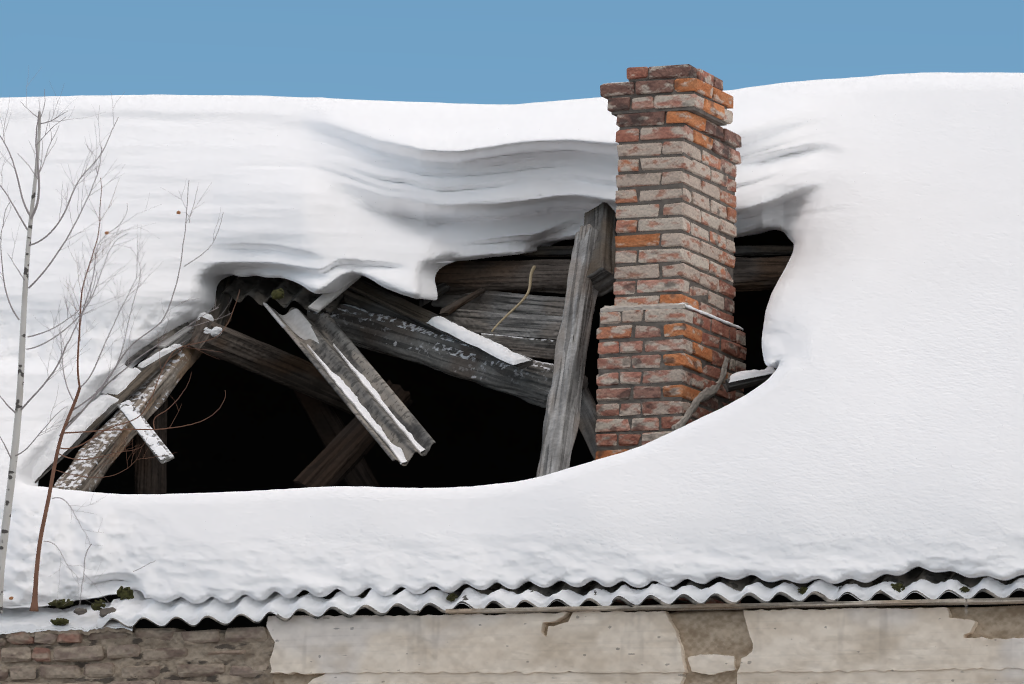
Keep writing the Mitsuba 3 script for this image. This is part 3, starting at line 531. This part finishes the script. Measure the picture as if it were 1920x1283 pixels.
# ================================================================== CHIMNEY
ch = thing('brick_chimney', 'tall weathered red brick chimney with pale limewashed patches rising out of the hole', 'chimney')
CY = 2.05; Z0 = at(1275, 852, CY)[2]-.036; CH = 0.0815
c_edge = at(1279, 450, CY)                                # front right edge of the neck
NX1 = c_edge[0]; NW, NL = .383, .745
ROWS = {1: ('RD', 'ORR'), 2: ('DD', 'OORD'), 3: ('DP', 'DOD'), 4: ('DD', 'ODD'), 5: ('RP', 'HODR'), 6: ('WP', 'WHP'), 7: ('HW', 'OWWW'), 8: ('WW', 'WWH'), 9: ('HW', 'WWWW'), 10: ('WW', 'WWW'), 11: ('HW', 'OWHW'), 12: ('OW', 'WWH'),
        13: ('WW', 'PWHW'), 14: ('WO', 'WWR'), 15: ('PP', 'PWWW'), 16: ('HW', 'OPR'), 17: ('WWW', 'RRRR'), 18: ('HPP', 'ORRR'), 19: ('RPP', 'ROR'), 20: ('PPP', 'OROR'), 21: ('PPP', 'RRR'), 22: ('PDP', 'ODRD'), 23: ('PPP', 'ORR'), 24: ('PPP', 'RPR'), 25: ('RRP', 'RRR'), 26: ('OPR', 'RRR')}
JT = .015; BH = CH-JT
def lay(x0, x1, y0, y1, z, kind, seed, jit=1.0):
    r = np.random.default_rng(seed)
    m = brick_mesh(x1-x0, y1-y0, BH, seed, .005, .0034)
    m.apply_transform(trimesh.transformations.rotation_matrix(r.normal(0, .009*jit), [0, 0, 1])@trimesh.transformations.rotation_matrix(r.normal(0, .008*jit), [0, 1, 0]))
    m.apply_translation([(x0+x1)/2+r.normal(0, .0025*jit), (y0+y1)/2+r.normal(0, .0025*jit), z+BH/2+r.normal(0, .0015*jit)])
    put(ch, 'brick', m, BRICK, uv=np.tile([[KINDS.index(kind), r.uniform()]], (len(m.vertices), 1)))
def run(length, start_half):
    out, s = [], 0.0
    if start_half: out.append((0, min(.12, length))); s = .132
    while length-s > .055:
        e = min(s+.25, length)
        if length-e < .055: e = length
        out.append((s, e)); s = e+.0125
    return out
def course(i, x0, x1, y0, y1, z):
    fr, rt = ROWS.get(i, ('RPR', 'RRRR')); fr, rt = list(fr), list(rt); r = np.random.default_rng(500+i); sd = 1000*i; n = 0
    W, L = x1-x0, y1-y0; A = i % 2 == 0; rk = lambda: 'RPHWD'[r.integers(5)]
    def nxt(lst): return lst.pop(0) if lst else rk()
    if A:   # long side at the right
        for a, b in (run(W-.132, False) if W < .45 else [(0, .19), (.2025, W-.132)]): lay(x0+a, x0+b, y0, y0+.12, z, nxt(fr), sd+n); n += 1
        for k, (a, b) in enumerate(run(L, False)): lay(x1-.12, x1, y0+a, y0+b, z, nxt(rt), sd+n); n += 1
        for a, b in run(L-.264, True): lay(x0, x0+.12, y0+.132+a, y0+.132+b, z, rk(), sd+n); n += 1
    else:
        lay(x0, x0+.12, y0, y0+.25, z, nxt(fr), sd+n); n += 1
        fl = run(W-.132, W > .45)
        for k, (a, b) in enumerate(fl):
            kind = nxt(fr)
            if k == len(fl)-1 and rt: rt.pop(0)
            lay(x0+.132+a, x0+.132+b, y0, y0+.12, z, kind, sd+n); n += 1
        for a, b in run(L-.264, False): lay(x1-.12, x1, y0+.132+a, y0+.132+b, z, nxt(rt), sd+n); n += 1
        for a, b in run(L-.264, False): lay(x0, x0+.12, y0+.262+a, min(y0+.262+b, y1), z, rk(), sd+n) if y0+.262+a < y1-.06 else None; n += 1
    if A: lay(x0+.0, x1-.132, y1-.12, y1, z, rk(), sd+n)
    else: lay(x0+.132, x1, y1-.12, y1, z, rk(), sd+n)
for i in range(1, 36):
    z = Z0+(26-i)*CH
    x0, x1, y0, y1 = NX1-NW, NX1, CY, CY+NL
    if i >= 17: x0, x1, y0, y1 = x0-.062, x1+.045, y0-.055, y1+.06
    elif i == 5: x1, y1 = x1+.005, y1+.02
    elif i == 4: x0, x1, y0 = x0-.0, x1+.02, y0-.01
    elif i == 3: x0, x1, y0, y1 = x0-.045, x1+.07, y0-.03, y0+.50
    elif i == 2: x0, x1, y0, y1 = x0-.095, x1+.07, y0-.03, y0+.49
    elif i == 1: x0, x1, y0, y1 = x0+.045, x1+.025, y0-.02, y0+.46
    course(i, x0, x1, y0, y1, z)
def ring(x0, x1, y0, y1, z0, z1, t=.105):
    o = Polygon([(x0, y0), (x1, y0), (x1, y1), (x0, y1)], [[(x0+t, y0+t), (x1-t, y0+t), (x1-t, y1-t), (x0+t, y1-t)]])
    m = trimesh.creation.extrude_polygon(o, z1-z0, engine='earcut'); m.apply_translation([0, 0, z0]); return m
q = .008
put(ch, 'mortar', trimesh.util.concatenate([ring(NX1-NW+q, NX1-q, CY+q, CY+NL-q, Z0+10*CH-.02, Z0+23*CH-.02), ring(NX1-NW-.062+q, NX1+.045-q, CY-.055+q, CY+NL+.06-q, Z0-9*CH, Z0+10*CH-.022),
    ring(NX1-NW-.03, NX1+.055, CY-.015, CY+.445, Z0+23*CH-.018, Z0+25*CH-.012), ring(NX1-NW+.06, NX1+.01, CY-.005, CY+.42, Z0+25*CH-.01, Z0+26*CH-.025)]), MORTAR)
# mortar fillet on the step and the old roof flashing line
def ribbon(pts, w, t, seed, sides=8, rough=.35):
    P = curve(pts, 40); m, uv = tube(P, np.full(40, w)*(1+.4*(meshkit.noise(np.stack([np.arange(40)*.4, np.zeros(40), np.zeros(40)], -1), seed)-.5)), sides, seed, rough); return m, uv
zs = Z0+10*CH
fx0, fx1, fy0, fy1 = NX1-NW-.062, NX1+.045, CY-.055, CY+NL+.06
X, S = np.meshgrid(np.linspace(0, 1, 60), np.linspace(0, 1, 8), indexing='ij')
fil = np.stack([fx0+.01+X*(fx1-fx0-.02), fy0+.004+S*.07, zs+.0+S*.03*(1-S*.2)+.012*(meshkit.fbm(np.stack([X*20, S*5, 0*X], -1), 3, 3)-.5)], -1)
put(ch, 'mortar_fillet', plate(fil, .02, (0, 0, 1)), FLAUNCH, smooth=35)
sn = np.stack([fx1-.004-S*.05, fy0+.03+X*(fy1-fy0-.06), zs+.004+.012*np.sin(np.clip(S, 0, 1)*math.pi)+.008*(meshkit.fbm(np.stack([X*20, S*5, 0*X], -1), 3, 4)-.5)], -1)
put(ch, 'snow', plate(sn, .012, (0, 0, 1)), SNOW, smooth=True)
RX = fx1+.004
def on_right(px, py):
    d = ray(px, py); return EYE+d*((RX-EYE[0])/d[0])
fl_pts = [on_right(1262, 806), on_right(1290, 778), on_right(1318, 742), on_right(1342, 728), on_right(1356, 700), on_right(1362, 672)]
m, uv = ribbon(fl_pts, .026, .02, 9, rough=.6); vv = np.array(m.vertices); vv[:, 0] = RX+(vv[:, 0]-RX)*.35; m = trimesh.Trimesh(vv, m.faces, process=False); put(ch, 'mortar_fillet', m, FLAUNCH, True, uv)
p = np.array([NX1-NW+.05, CY+.03, Z0+25*CH-.006]); put(ch, 'snow', plate(np.stack([NX1-NW-.06+X*.13, CY-.02+S*.09, Z0+25*CH-JT+.003+.008*np.sin(S*math.pi)*np.sin(X*math.pi)], -1), .004, (0, 0, 1)), SNOW, smooth=True)

# ================================================================== BROKEN TIMBER IN THE HOLE
def timber(name, a, b, w, t, kind, lab, cat='beam', seed=0, square=5.0, rough=.012, w1=None, bend=0.0, ends=.03, face=(0, -1, 0), group=None):
    k = thing(name, lab, cat, group); m, uv = beam(a, b, w, t, face, seed, square, rough, w1, bend, ends)
    put(k, 'wood', m, WOODM, True, uv+[100*WOOD[kind], 0]); return k
def snow_on(k, a, b, w, thick, seed, face, ragged=.5, lift=0.0):
    """a ragged snow strip lying along a..b"""
    a, b = np.asarray(a), np.asarray(b); L = np.linalg.norm(b-a); ax = (b-a)/L; c = unit(np.cross(ax, face)); up = unit(np.cross(c, ax)); up = up if up@np.asarray(face) > 0 else -up
    n, m = max(12, int(L/.012)), 14; S, T = np.meshgrid(np.linspace(0, 1, n), np.linspace(-1, 1, m), indexing='ij')
    nz = meshkit.fbm(np.stack([S*L*16, T*w*16, 0*S+seed], -1), 4, seed)
    edge = np.clip(1-np.abs(T)**3, 0, 1)*np.clip(np.minimum(S, 1-S)*L/.02, 0, 1)**.5
    th = thick*(edge*(1+1.2*(nz-.5)))-ragged*thick*2.2*np.clip(.52-nz, 0, 1)-.002
    v = a+S[..., None]*L*ax+(T*w/2*(1+.25*(meshkit.noise(np.stack([S*L*12, np.sign(T)*3, 0*S], -1), seed)-.5)))[..., None]*c+(th+lift)[..., None]*up
    put(k, 'snow', plate(v, .002, up), SNOW, smooth=True)
VIEW = -F
# purlin under the upper snow, running behind the chimney
timber('log_purlin', roof(760, 522, -.10), roof(1560, 512, -.10), .17, .17, 'brown', 'dark brown round log running level under the snow edge and on behind the chimney', seed=1, square=2.4, rough=.03)
timber('roof_batten', roof(985, 472, -.02), roof(1560, 468, -.02), .05, .05, 'dark', 'thin black batten just above the round log under the snow', 'batten', seed=2)
# grey boards of the sagging slope
BG = 'grey boards behind the leaning post'
timber('grey_board', roof(815, 556, -.20), roof(1105, 582, -.20), .115, .03, 'grey', 'uppermost wide grey board between the round log and the leaning post', 'board', 3, 8, .006, ends=.09, group=BG)
timber('grey_board', roof(830, 600, -.19), roof(1100, 620, -.19), .125, .03, 'grey', 'middle wide grey board behind the snow-covered plank', 'board', 4, 8, .006, ends=.06, group=BG)
timber('grey_board', roof(900, 644, -.18), roof(1090, 662, -.18), .11, .03, 'frost', 'lowest dark grey board running behind the post at the plank\'s snowy tip', 'board', 5, 8, .006, ends=.04, group=BG)
timber('splintered_stub', roof(790, 560, -.12), roof(868, 522, -.12), .07, .05, 'dark', 'splintered dark stub leaning against the left end of the round log', 'wood splinter', 6, 4, .02, .03, ends=.08)
timber('splintered_stub', roof(830, 590, -.11), roof(905, 545, -.14), .05, .04, 'brown', 'short brown splinter lying on the uppermost grey board', 'wood splinter', 7, 4, .02, .02, ends=.08)
# the two fallen beams
fa = timber('fallen_beam', roof(600, 592, -.17), roof(1075, 736, -.20), .17, .16, 'frost', 'long heavy fallen beam sloping down to the leaning post, flecked with frost', seed=8, square=3.6, rough=.03, w1=.225)
timber('fallen_beam', roof(610, 548, -.10), roof(838, 640, -.12), .125, .12, 'dark', 'short dark fallen beam with a brown broken end, just above the long one', seed=9, square=3.6, rough=.025, w1=.10, ends=.08)
# plank with the snowy end
pk = timber('fallen_plank', roof(655, 528, .0), roof(985, 684, -.03), .10, .03, 'dark', 'narrow dark plank whose lower half is covered in clean snow', 'plank', 10, 8, .005, face=unit([.15, -.55, .83]))
snow_on(pk, roof(812, 599, .01), roof(978, 679, .01), .105, .022, 4, unit([.15, -.55, .83]), .25)
# pale broken board
k = thing('pale_board', 'short pale grey board with a clean broken face, tilted under the snow lobe', 'board')
m, uv = beam(roof(588, 580, .17), roof(668, 513, .20), .066, .02, (0.3, -.8, .5), 11, 8, .003, ends=.02); put(k, 'wood', m, PALE, True, uv)
# leaning post and its neighbours
timber('leaning_post', roof(1034, 918, -.10), roof(1106, 450, .28), .135, .13, 'grey', 'tall leaning grey post left of the chimney', 'post', 12, 5, .016, .125, ends=.03)
timber('nailed_plank', roof(1074, 610, .12), roof(1100, 428, .34), .065, .05, 'grey', 'slim light grey plank nailed against the upper left of the leaning post', 'plank', 13, 6, .008, .06, ends=.05)
timber('beam_stub', roof(1126, 530, .22), roof(1130, 408, .26), .15, .15, 'dark', 'upright dark grey beam stub right at the left side of the chimney', seed=14, square=6, rough=.014, ends=.02)
timber('brace', roof(1080, 735, -.25), roof(1135, 900, -.22)+[0, .2, 0], .13, .05, 'dark', 'dark diagonal brace between the post foot and the chimney', 'brace', 15, 7, .008)
# dim timbers deeper in the attic
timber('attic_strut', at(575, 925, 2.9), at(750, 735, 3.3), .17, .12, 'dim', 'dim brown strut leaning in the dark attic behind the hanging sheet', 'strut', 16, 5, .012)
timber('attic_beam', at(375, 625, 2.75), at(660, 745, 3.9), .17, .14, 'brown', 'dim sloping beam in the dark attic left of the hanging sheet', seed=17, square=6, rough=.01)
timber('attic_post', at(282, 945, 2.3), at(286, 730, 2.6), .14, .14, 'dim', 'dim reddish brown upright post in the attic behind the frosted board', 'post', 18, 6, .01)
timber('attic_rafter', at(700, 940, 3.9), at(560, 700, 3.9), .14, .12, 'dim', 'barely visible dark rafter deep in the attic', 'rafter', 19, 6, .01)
# left slope of the hole
timber('split_rafter', roof(112, 945, -.08), roof(405, 588, -.08), .155, .12, 'frosttan', 'weathered brown rafter along the left side of the hole, frosted at its foot', 'rafter', 20, 4.5, .022)
timber('splintered_end', roof(392, 632, -.06), roof(424, 520, -.03), .125, .10, 'dark', 'dark splintered beam end at the upper left corner of the hole', seed=21, square=4, rough=.03, ends=.09)
lp = timber('edge_plank', roof(36, 912, .03), roof(346, 628, .03), .125, .03, 'dark', 'long snow-covered plank along the left edge of the hole', 'plank', 22, 8, .006, face=unit([.1, -.6, .8]))
snow_on(lp, roof(44, 900, .05), roof(205, 745, .05), .115, .035, 5, unit([.1, -.6, .8]), .5)
snow_on(lp, roof(206, 738, .05), roof(252, 694, .05), .10, .028, 6, unit([.1, -.6, .8]), .2)
snow_on(lp, roof(262, 692, .04), roof(336, 646, .04), .05, .025, 7, unit([.1, -.6, .8]), .2)
k = thing('bent_sheet_edge', 'dark curled roofing edge between the snow and the snow-covered plank at left', 'roof sheet')
m, uv = tube(curve([roof(26, 906, .05), roof(100, 832, .06), roof(200, 712, .07), roof(300, 640, .07), roof(350, 608, .05)], 60), .017, 10, 5, .5); put(k, 'sheet', m, SLATE, True, uv)
m, uv = beam(roof(298, 650, .06), roof(350, 614, .05), .07, .012, unit([.1, -.6, .8]), 23, 8, .003); put(k, 'pale_flake', m, PALE, True, uv)
fb = timber('frosted_board', roof(232, 757, .10), roof(314, 862, .06), .075, .02, 'frost', 'small frosted board sticking out from the left rafter into the hole', 'board', 24, 8, .003, face=unit([.3, -.8, .5]))
snow_on(fb, roof(236, 762, .11), roof(310, 858, .07), .06, .007, 8, unit([.3, -.8, .5]), 1.2)
one('snow_lump', 'small white snow lump on the splintered beam end at the upper left of the hole', 'snow lump', trimesh.util.concatenate([blob(roof(384, 606, .04), (.05, .05, .06), 3, 3, .2), blob(roof(398, 622, .05), (.055, .045, .035), 4, 3, .2)]), SNOW, smooth=True)
# snow-capped plank right of the chimney
sk = timber('stub_plank', roof(1362, 724, -.06), roof(1462, 700, -.06), .05, .10, 'dark', 'short snow-capped plank poking out of the snow right of the chimney', 'plank', 25, 7, .006)
snow_on(sk, roof(1366, 716, -.04), roof(1456, 697, -.04), .11, .035, 9, (0, -.2, 1), .15)
# straw stalk
one('straw_stalk', 'bent pale straw stalk standing up from the grey boards', 'stalk', tube(curve([roof(922, 622, .02), roof(958, 585, .04), roof(988, 553, .05), roof(993, 540, .05), roof(1002, 500, .06)], 20), np.linspace(.005, .009, 20), 7, 1, .2)[0], STRAW, smooth=True)
# corrugated ends under the snow at the top left
k = thing('buried_sheet', 'corrugated sheet end showing dark waves under the snow at the top left of the hole', 'roof sheet')
A0, B0 = roof(376, 548, -.005), roof(618, 578, -.02); ax = B0-A0; Lc = np.linalg.norm(ax); ax /= Lc
n3 = unit(np.cross(ax, SLOPE)); n3 = n3 if n3[2] > 0 else -n3
X, S = np.meshgrid(np.linspace(0, Lc, 90), np.linspace(0, .5, 12), indexing='ij')
g = A0+X[..., None]*ax+S[..., None]*SLOPE+(.027*np.cos(2*math.pi*(X/.168-.15)))[..., None]*n3+(.015*(meshkit.noise(np.stack([X*12, 0*X, 0*X], -1), 2)-.5)*(S < .02))[..., None]*SLOPE
uv = np.stack([S, X], -1).reshape(-1, 2); put(k, 'sheet', plate(g, .008, n3), SLATE, True, np.vstack([uv, uv]))
# the hanging corrugated piece
k = thing('hanging_sheet', 'broken corrugated sheet hanging down into the dark hole with snow in its grooves', 'roof sheet')
TL, TR, BL, BR = roof(496, 578, .0), roof(618, 598, -.03), roof(738, 872, .22), roof(816, 836, .19)
X, S = np.meshgrid(np.linspace(0, 1, 60), np.linspace(0, 1, 60), indexing='ij')
bil = lambda u, v: (TL*((1-u)*(1-v))[..., None]+TR*(u*(1-v))[..., None]+BL*((1-u)*v)[..., None]+BR*(u*v)[..., None])
hn = unit(np.cross(TR-TL, BL-TL)); hn = hn if hn@VIEW > 0 else -hn
prof = lambda u: .026*np.cos(2*math.pi*(u*2.15-.08))
jag = .02*(meshkit.fbm(np.stack([X*7, 0*X, S*0], -1), 3, 4)-.5)
g = bil(X, S+jag*((S > .98)*1.0-(S < .02)*2.0))+prof(X)[..., None]*hn
uv = np.stack([S*1.1+3, X*.4], -1).reshape(-1, 2); put(k, 'sheet', plate(g, .008, hn), SLATE, True, np.vstack([uv, uv]))
for u0, wd, s0, s1, sd in ((.27, .075, .22, 1.0, 1), (.735, .062, .20, .985, 2)):
    T_, S_ = np.meshgrid(np.linspace(-1, 1, 12), np.linspace(s0, s1, 70), indexing='ij')
    w_ = wd*np.clip((S_-s0)/.25, .15, 1)*(1+1.5*(meshkit.fbm(np.stack([S_*16, np.sign(T_)*2, 0*S_], -1), 4, sd)-.5))
    u = u0+T_*w_; lift = .004+.010*(1-np.abs(T_)**2)-.012*(np.abs(T_) > .97)
    put(k, 'snow', plate(bil(u, S_)+(np.minimum(prof(u), prof(u0)+.02)+lift)[..., None]*hn, .002, hn), SNOW, smooth=True)
X2, S2 = np.meshgrid(np.linspace(.02, .05, 4), np.linspace(0, .16, 12), indexing='ij')
put(k, 'pale_edge', plate(bil(X2*2.0-.06, S2)+(prof(X2)+.006)[..., None]*hn, .012, hn), PALE, smooth=True)
X2, S2 = np.meshgrid(np.linspace(.14, .52, 16), np.linspace(0, 1, 12), indexing='ij'); lim = .06+.16*(X2-.14)/.38*np.clip((.52-X2)/.1, .3, 1)+.09*meshkit.fbm(np.stack([X2*14, 0*X2, 0*X2], -1), 4, 6)
put(k, 'bare_patch', plate(bil(X2, S2*lim)+(prof(X2)+.002)[..., None]*hn, .001, hn), PALE, smooth=True)

# ================================================================== YOUNG TREES ON THE LEDGE
def P3(pts, Y0, Y1):
    p = np.asarray(pts, float); return at(p[:, 0], p[:, 1], np.linspace(Y0, Y1, len(p)))
def twig(parent, pts, Y0, Y1, r0, r1, m, name='branch', subs=0, seed=0, sl=.22):
    P = curve(P3(pts, Y0, Y1), max(8, 5*len(pts))); r = np.random.default_rng(seed)
    P = P+.006*np.cumsum(r.normal(0, 1, P.shape), 0)*np.linspace(0, .35, len(P))[:, None]
    r0, r1 = r0*.64, r1*.50; ms = [tube(P, np.linspace(r0, r1, len(P)), 6, seed, .12)[0]]
    def spawn(P, rad, n, ln, depth):
        for _ in range(n):
            i = r.integers(len(P)//4, len(P)-2); t = unit(P[min(i+2, len(P)-1)]-P[i-1]); side = unit(np.cross(t, F))*r.choice([-1, 1])
            d = unit(t+side*r.uniform(.45, .9)+F*r.normal(0, .4)+np.array([0, 0, .25])); L = ln*r.uniform(.5, 1.3)
            Q = [P[i]]
            for k in range(6): d = unit(d+r.normal(0, .10, 3)+np.array([0, 0, .04])); Q.append(Q[-1]+d*L/6)
            Q = np.array(Q); ms.append(tube(Q, np.linspace(rad, rad*.45, len(Q)), 5)[0])
            if depth: spawn(Q, rad*.7, r.integers(1, 3), ln*.5, depth-1)
    if subs: spawn(P, max(r1*.85, .0010), int(subs*1.8), sl*1.1, 1)
    put(parent, name, trimesh.util.concatenate(ms), m, smooth=True)
bt = thing('young_birch', 'slender pale-barked young birch with dark flecks at the left edge', 'tree')
TP = P3([(-4, 1150), (2, 1060), (14, 960), (26, 860), (37, 740), (43, 620), (50, 500), (58, 410), (69, 310), (74, 210)], .02, -.25)
P = curve(TP, 70); m, uv = tube(P, np.interp(np.linspace(0, 1, 70), [0, .1, .35, .7, 1], [.025, .021, .019, .013, .007]), 14, 3, .05)
put(bt, 'trunk', m, BIRCH, True, uv)
for i, (pts, y0, y1, ra, rb, sb) in enumerate([
    ([(58, 410), (72, 370), (71, 300), (73, 206)], -.2, -.3, .011, .006, 3), ([(76, 232), (100, 224), (127, 204)], -.25, -.3, .005, .002, 2), ([(74, 222), (58, 212), (38, 196)], -.25, -.2, .004, .002, 1),
    ([(56, 404), (36, 350), (22, 300), (0, 258), (-20, 210)], -.2, -.35, .008, .003, 2), ([(52, 432), (30, 395), (0, 348), (-40, 300)], -.18, -.3, .007, .003, 2),
    ([(55, 460), (85, 445), (118, 405), (150, 340), (185, 300), (212, 255), (228, 225)], -.18, -.35, .008, .003, 5), ([(54, 540), (90, 500), (135, 430), (165, 370), (187, 312), (190, 280)], -.15, -.4, .008, .003, 5),
    ([(52, 632), (95, 618), (140, 590), (175, 555)], -.12, -.35, .006, .003, 3), ([(50, 655), (90, 640), (140, 600), (170, 560), (205, 470), (240, 440)], -.12, -.4, .006, .003, 4),
    ([(40, 768), (70, 735), (105, 690), (130, 640), (160, 580), (190, 500)], -.1, -.4, .009, .003, 5), ([(36, 600), (15, 560), (5, 500), (6, 420), (20, 380)], -.12, -.3, .006, .003, 3),
    ([(30, 775), (15, 760), (-20, 720)], -.1, -.2, .007, .003, 0), ([(22, 862), (10, 840), (-15, 800)], -.08, -.2, .006, .003, 0), ([(28, 855), (60, 830), (90, 790), (125, 760)], -.08, -.25, .006, .003, 2),
    ([(50, 530), (30, 505), (10, 480)], -.15, -.3, .005, .002, 1)]):
    twig(bt, pts, y0, y1, ra, rb, TWIG, subs=sb, seed=200+i)
rs = thing('red_sapling', 'bare reddish sapling rooted on the snowy ledge, its twigs spreading over the hole', 'tree')
TP = P3([(64, 1146), (68, 1080), (76, 1010), (90, 940), (105, 860), (118, 810), (140, 755), (150, 725)], .03, -.15)
P = curve(TP, 50); m, uv = tube(P, np.interp(np.linspace(0, 1, 50), [0, .03, .1, 1], [.024, .017, .012, .008]), 12, 5, .08); put(rs, 'trunk', m, REDTWIG, True, uv)
for i, (pts, y0, y1, ra, rb, sb, mm) in enumerate([
    ([(150, 728), (146, 680), (149, 620), (152, 560), (165, 500), (182, 440), (186, 400), (184, 330)], -.15, -.4, .0085, .003, 6, REDTWIG), ([(150, 640), (160, 570), (180, 500), (186, 460), (225, 420), (245, 375)], -.2, -.4, .006, .002, 5, TWIG),
    ([(148, 728), (172, 700), (185, 670), (215, 600), (260, 520), (280, 490)], -.15, -.35, .006, .002, 5, TWIG), ([(122, 805), (160, 765), (210, 700), (255, 640), (305, 600), (330, 545), (345, 480), (354, 400), (358, 335)], -.1, -.45, .0085, .003, 4, TWIG),
    ([(345, 500), (375, 480), (400, 455), (415, 420), (420, 400)], -.4, -.5, .004, .002, 1, TWIG), ([(356, 405), (366, 375), (372, 345)], -.4, -.4, .003, .0015, 0, TWIG), ([(355, 418), (350, 400), (338, 398)], -.4, -.42, .003, .0015, 0, TWIG),
    ([(135, 770), (200, 720), (270, 660), (330, 620), (375, 590), (400, 570)], -.1, -.35, .007, .003, 4, TWIG), ([(110, 840), (160, 830), (210, 800), (260, 780), (330, 650), (410, 620), (440, 570), (450, 530)], -.08, -.3, .006, .003, 2, REDTWIG),
    ([(120, 812), (190, 808), (240, 806), (300, 805), (350, 798), (395, 782), (420, 755), (424, 730)], -.1, -.35, .007, .003, 1, REDTWIG), ([(290, 805), (290, 785), (310, 772), (340, 745), (356, 718), (360, 700)], -.2, -.35, .005, .002, 0, REDTWIG),
    ([(108, 850), (170, 860), (210, 850), (255, 838), (270, 820)], -.08, -.3, .005, .002, 2, REDTWIG), ([(100, 880), (160, 895), (220, 890), (250, 870), (262, 840)], -.05, -.25, .004, .002, 3, REDTWIG),
    ([(98, 935), (120, 938), (140, 965), (160, 1000), (172, 1025)], -.0, -.15, .004, .002, 3, TWIG), ([(82, 1015), (110, 1030), (125, 1060), (142, 1082), (160, 1090)], .0, -.1, .0035, .002, 3, TWIG), ([(172, 1020), (160, 1045), (158, 1085), (156, 1130)], -.1, -.02, .004, .003, 1, TWIG),
    ([(140, 755), (120, 700), (112, 640), (98, 590)], -.12, -.3, .005, .002, 4, TWIG), ([(180, 735), (230, 650), (245, 580), (258, 500), (240, 470)], -.15, -.4, .005, .002, 4, TWIG)]):
    twig(rs, pts, y0, y1, ra, rb, mm, subs=sb, seed=300+i, sl=.20)
twig(rs, [(250, 1072), (270, 1062), (292, 1050)], .02, -.05, .003, .002, TWIG, seed=350)
for px, py, Y, s in ((335, 399, -.42, .012), (200, 437, -.38, .012), (21, 1122, -.02, .012)):
    lv = blob(at(px, py, Y), (s, s*.35, s*.7), int(px), 2, .35); put(rs, 'dry_leaf', lv, LEAF, smooth=True)
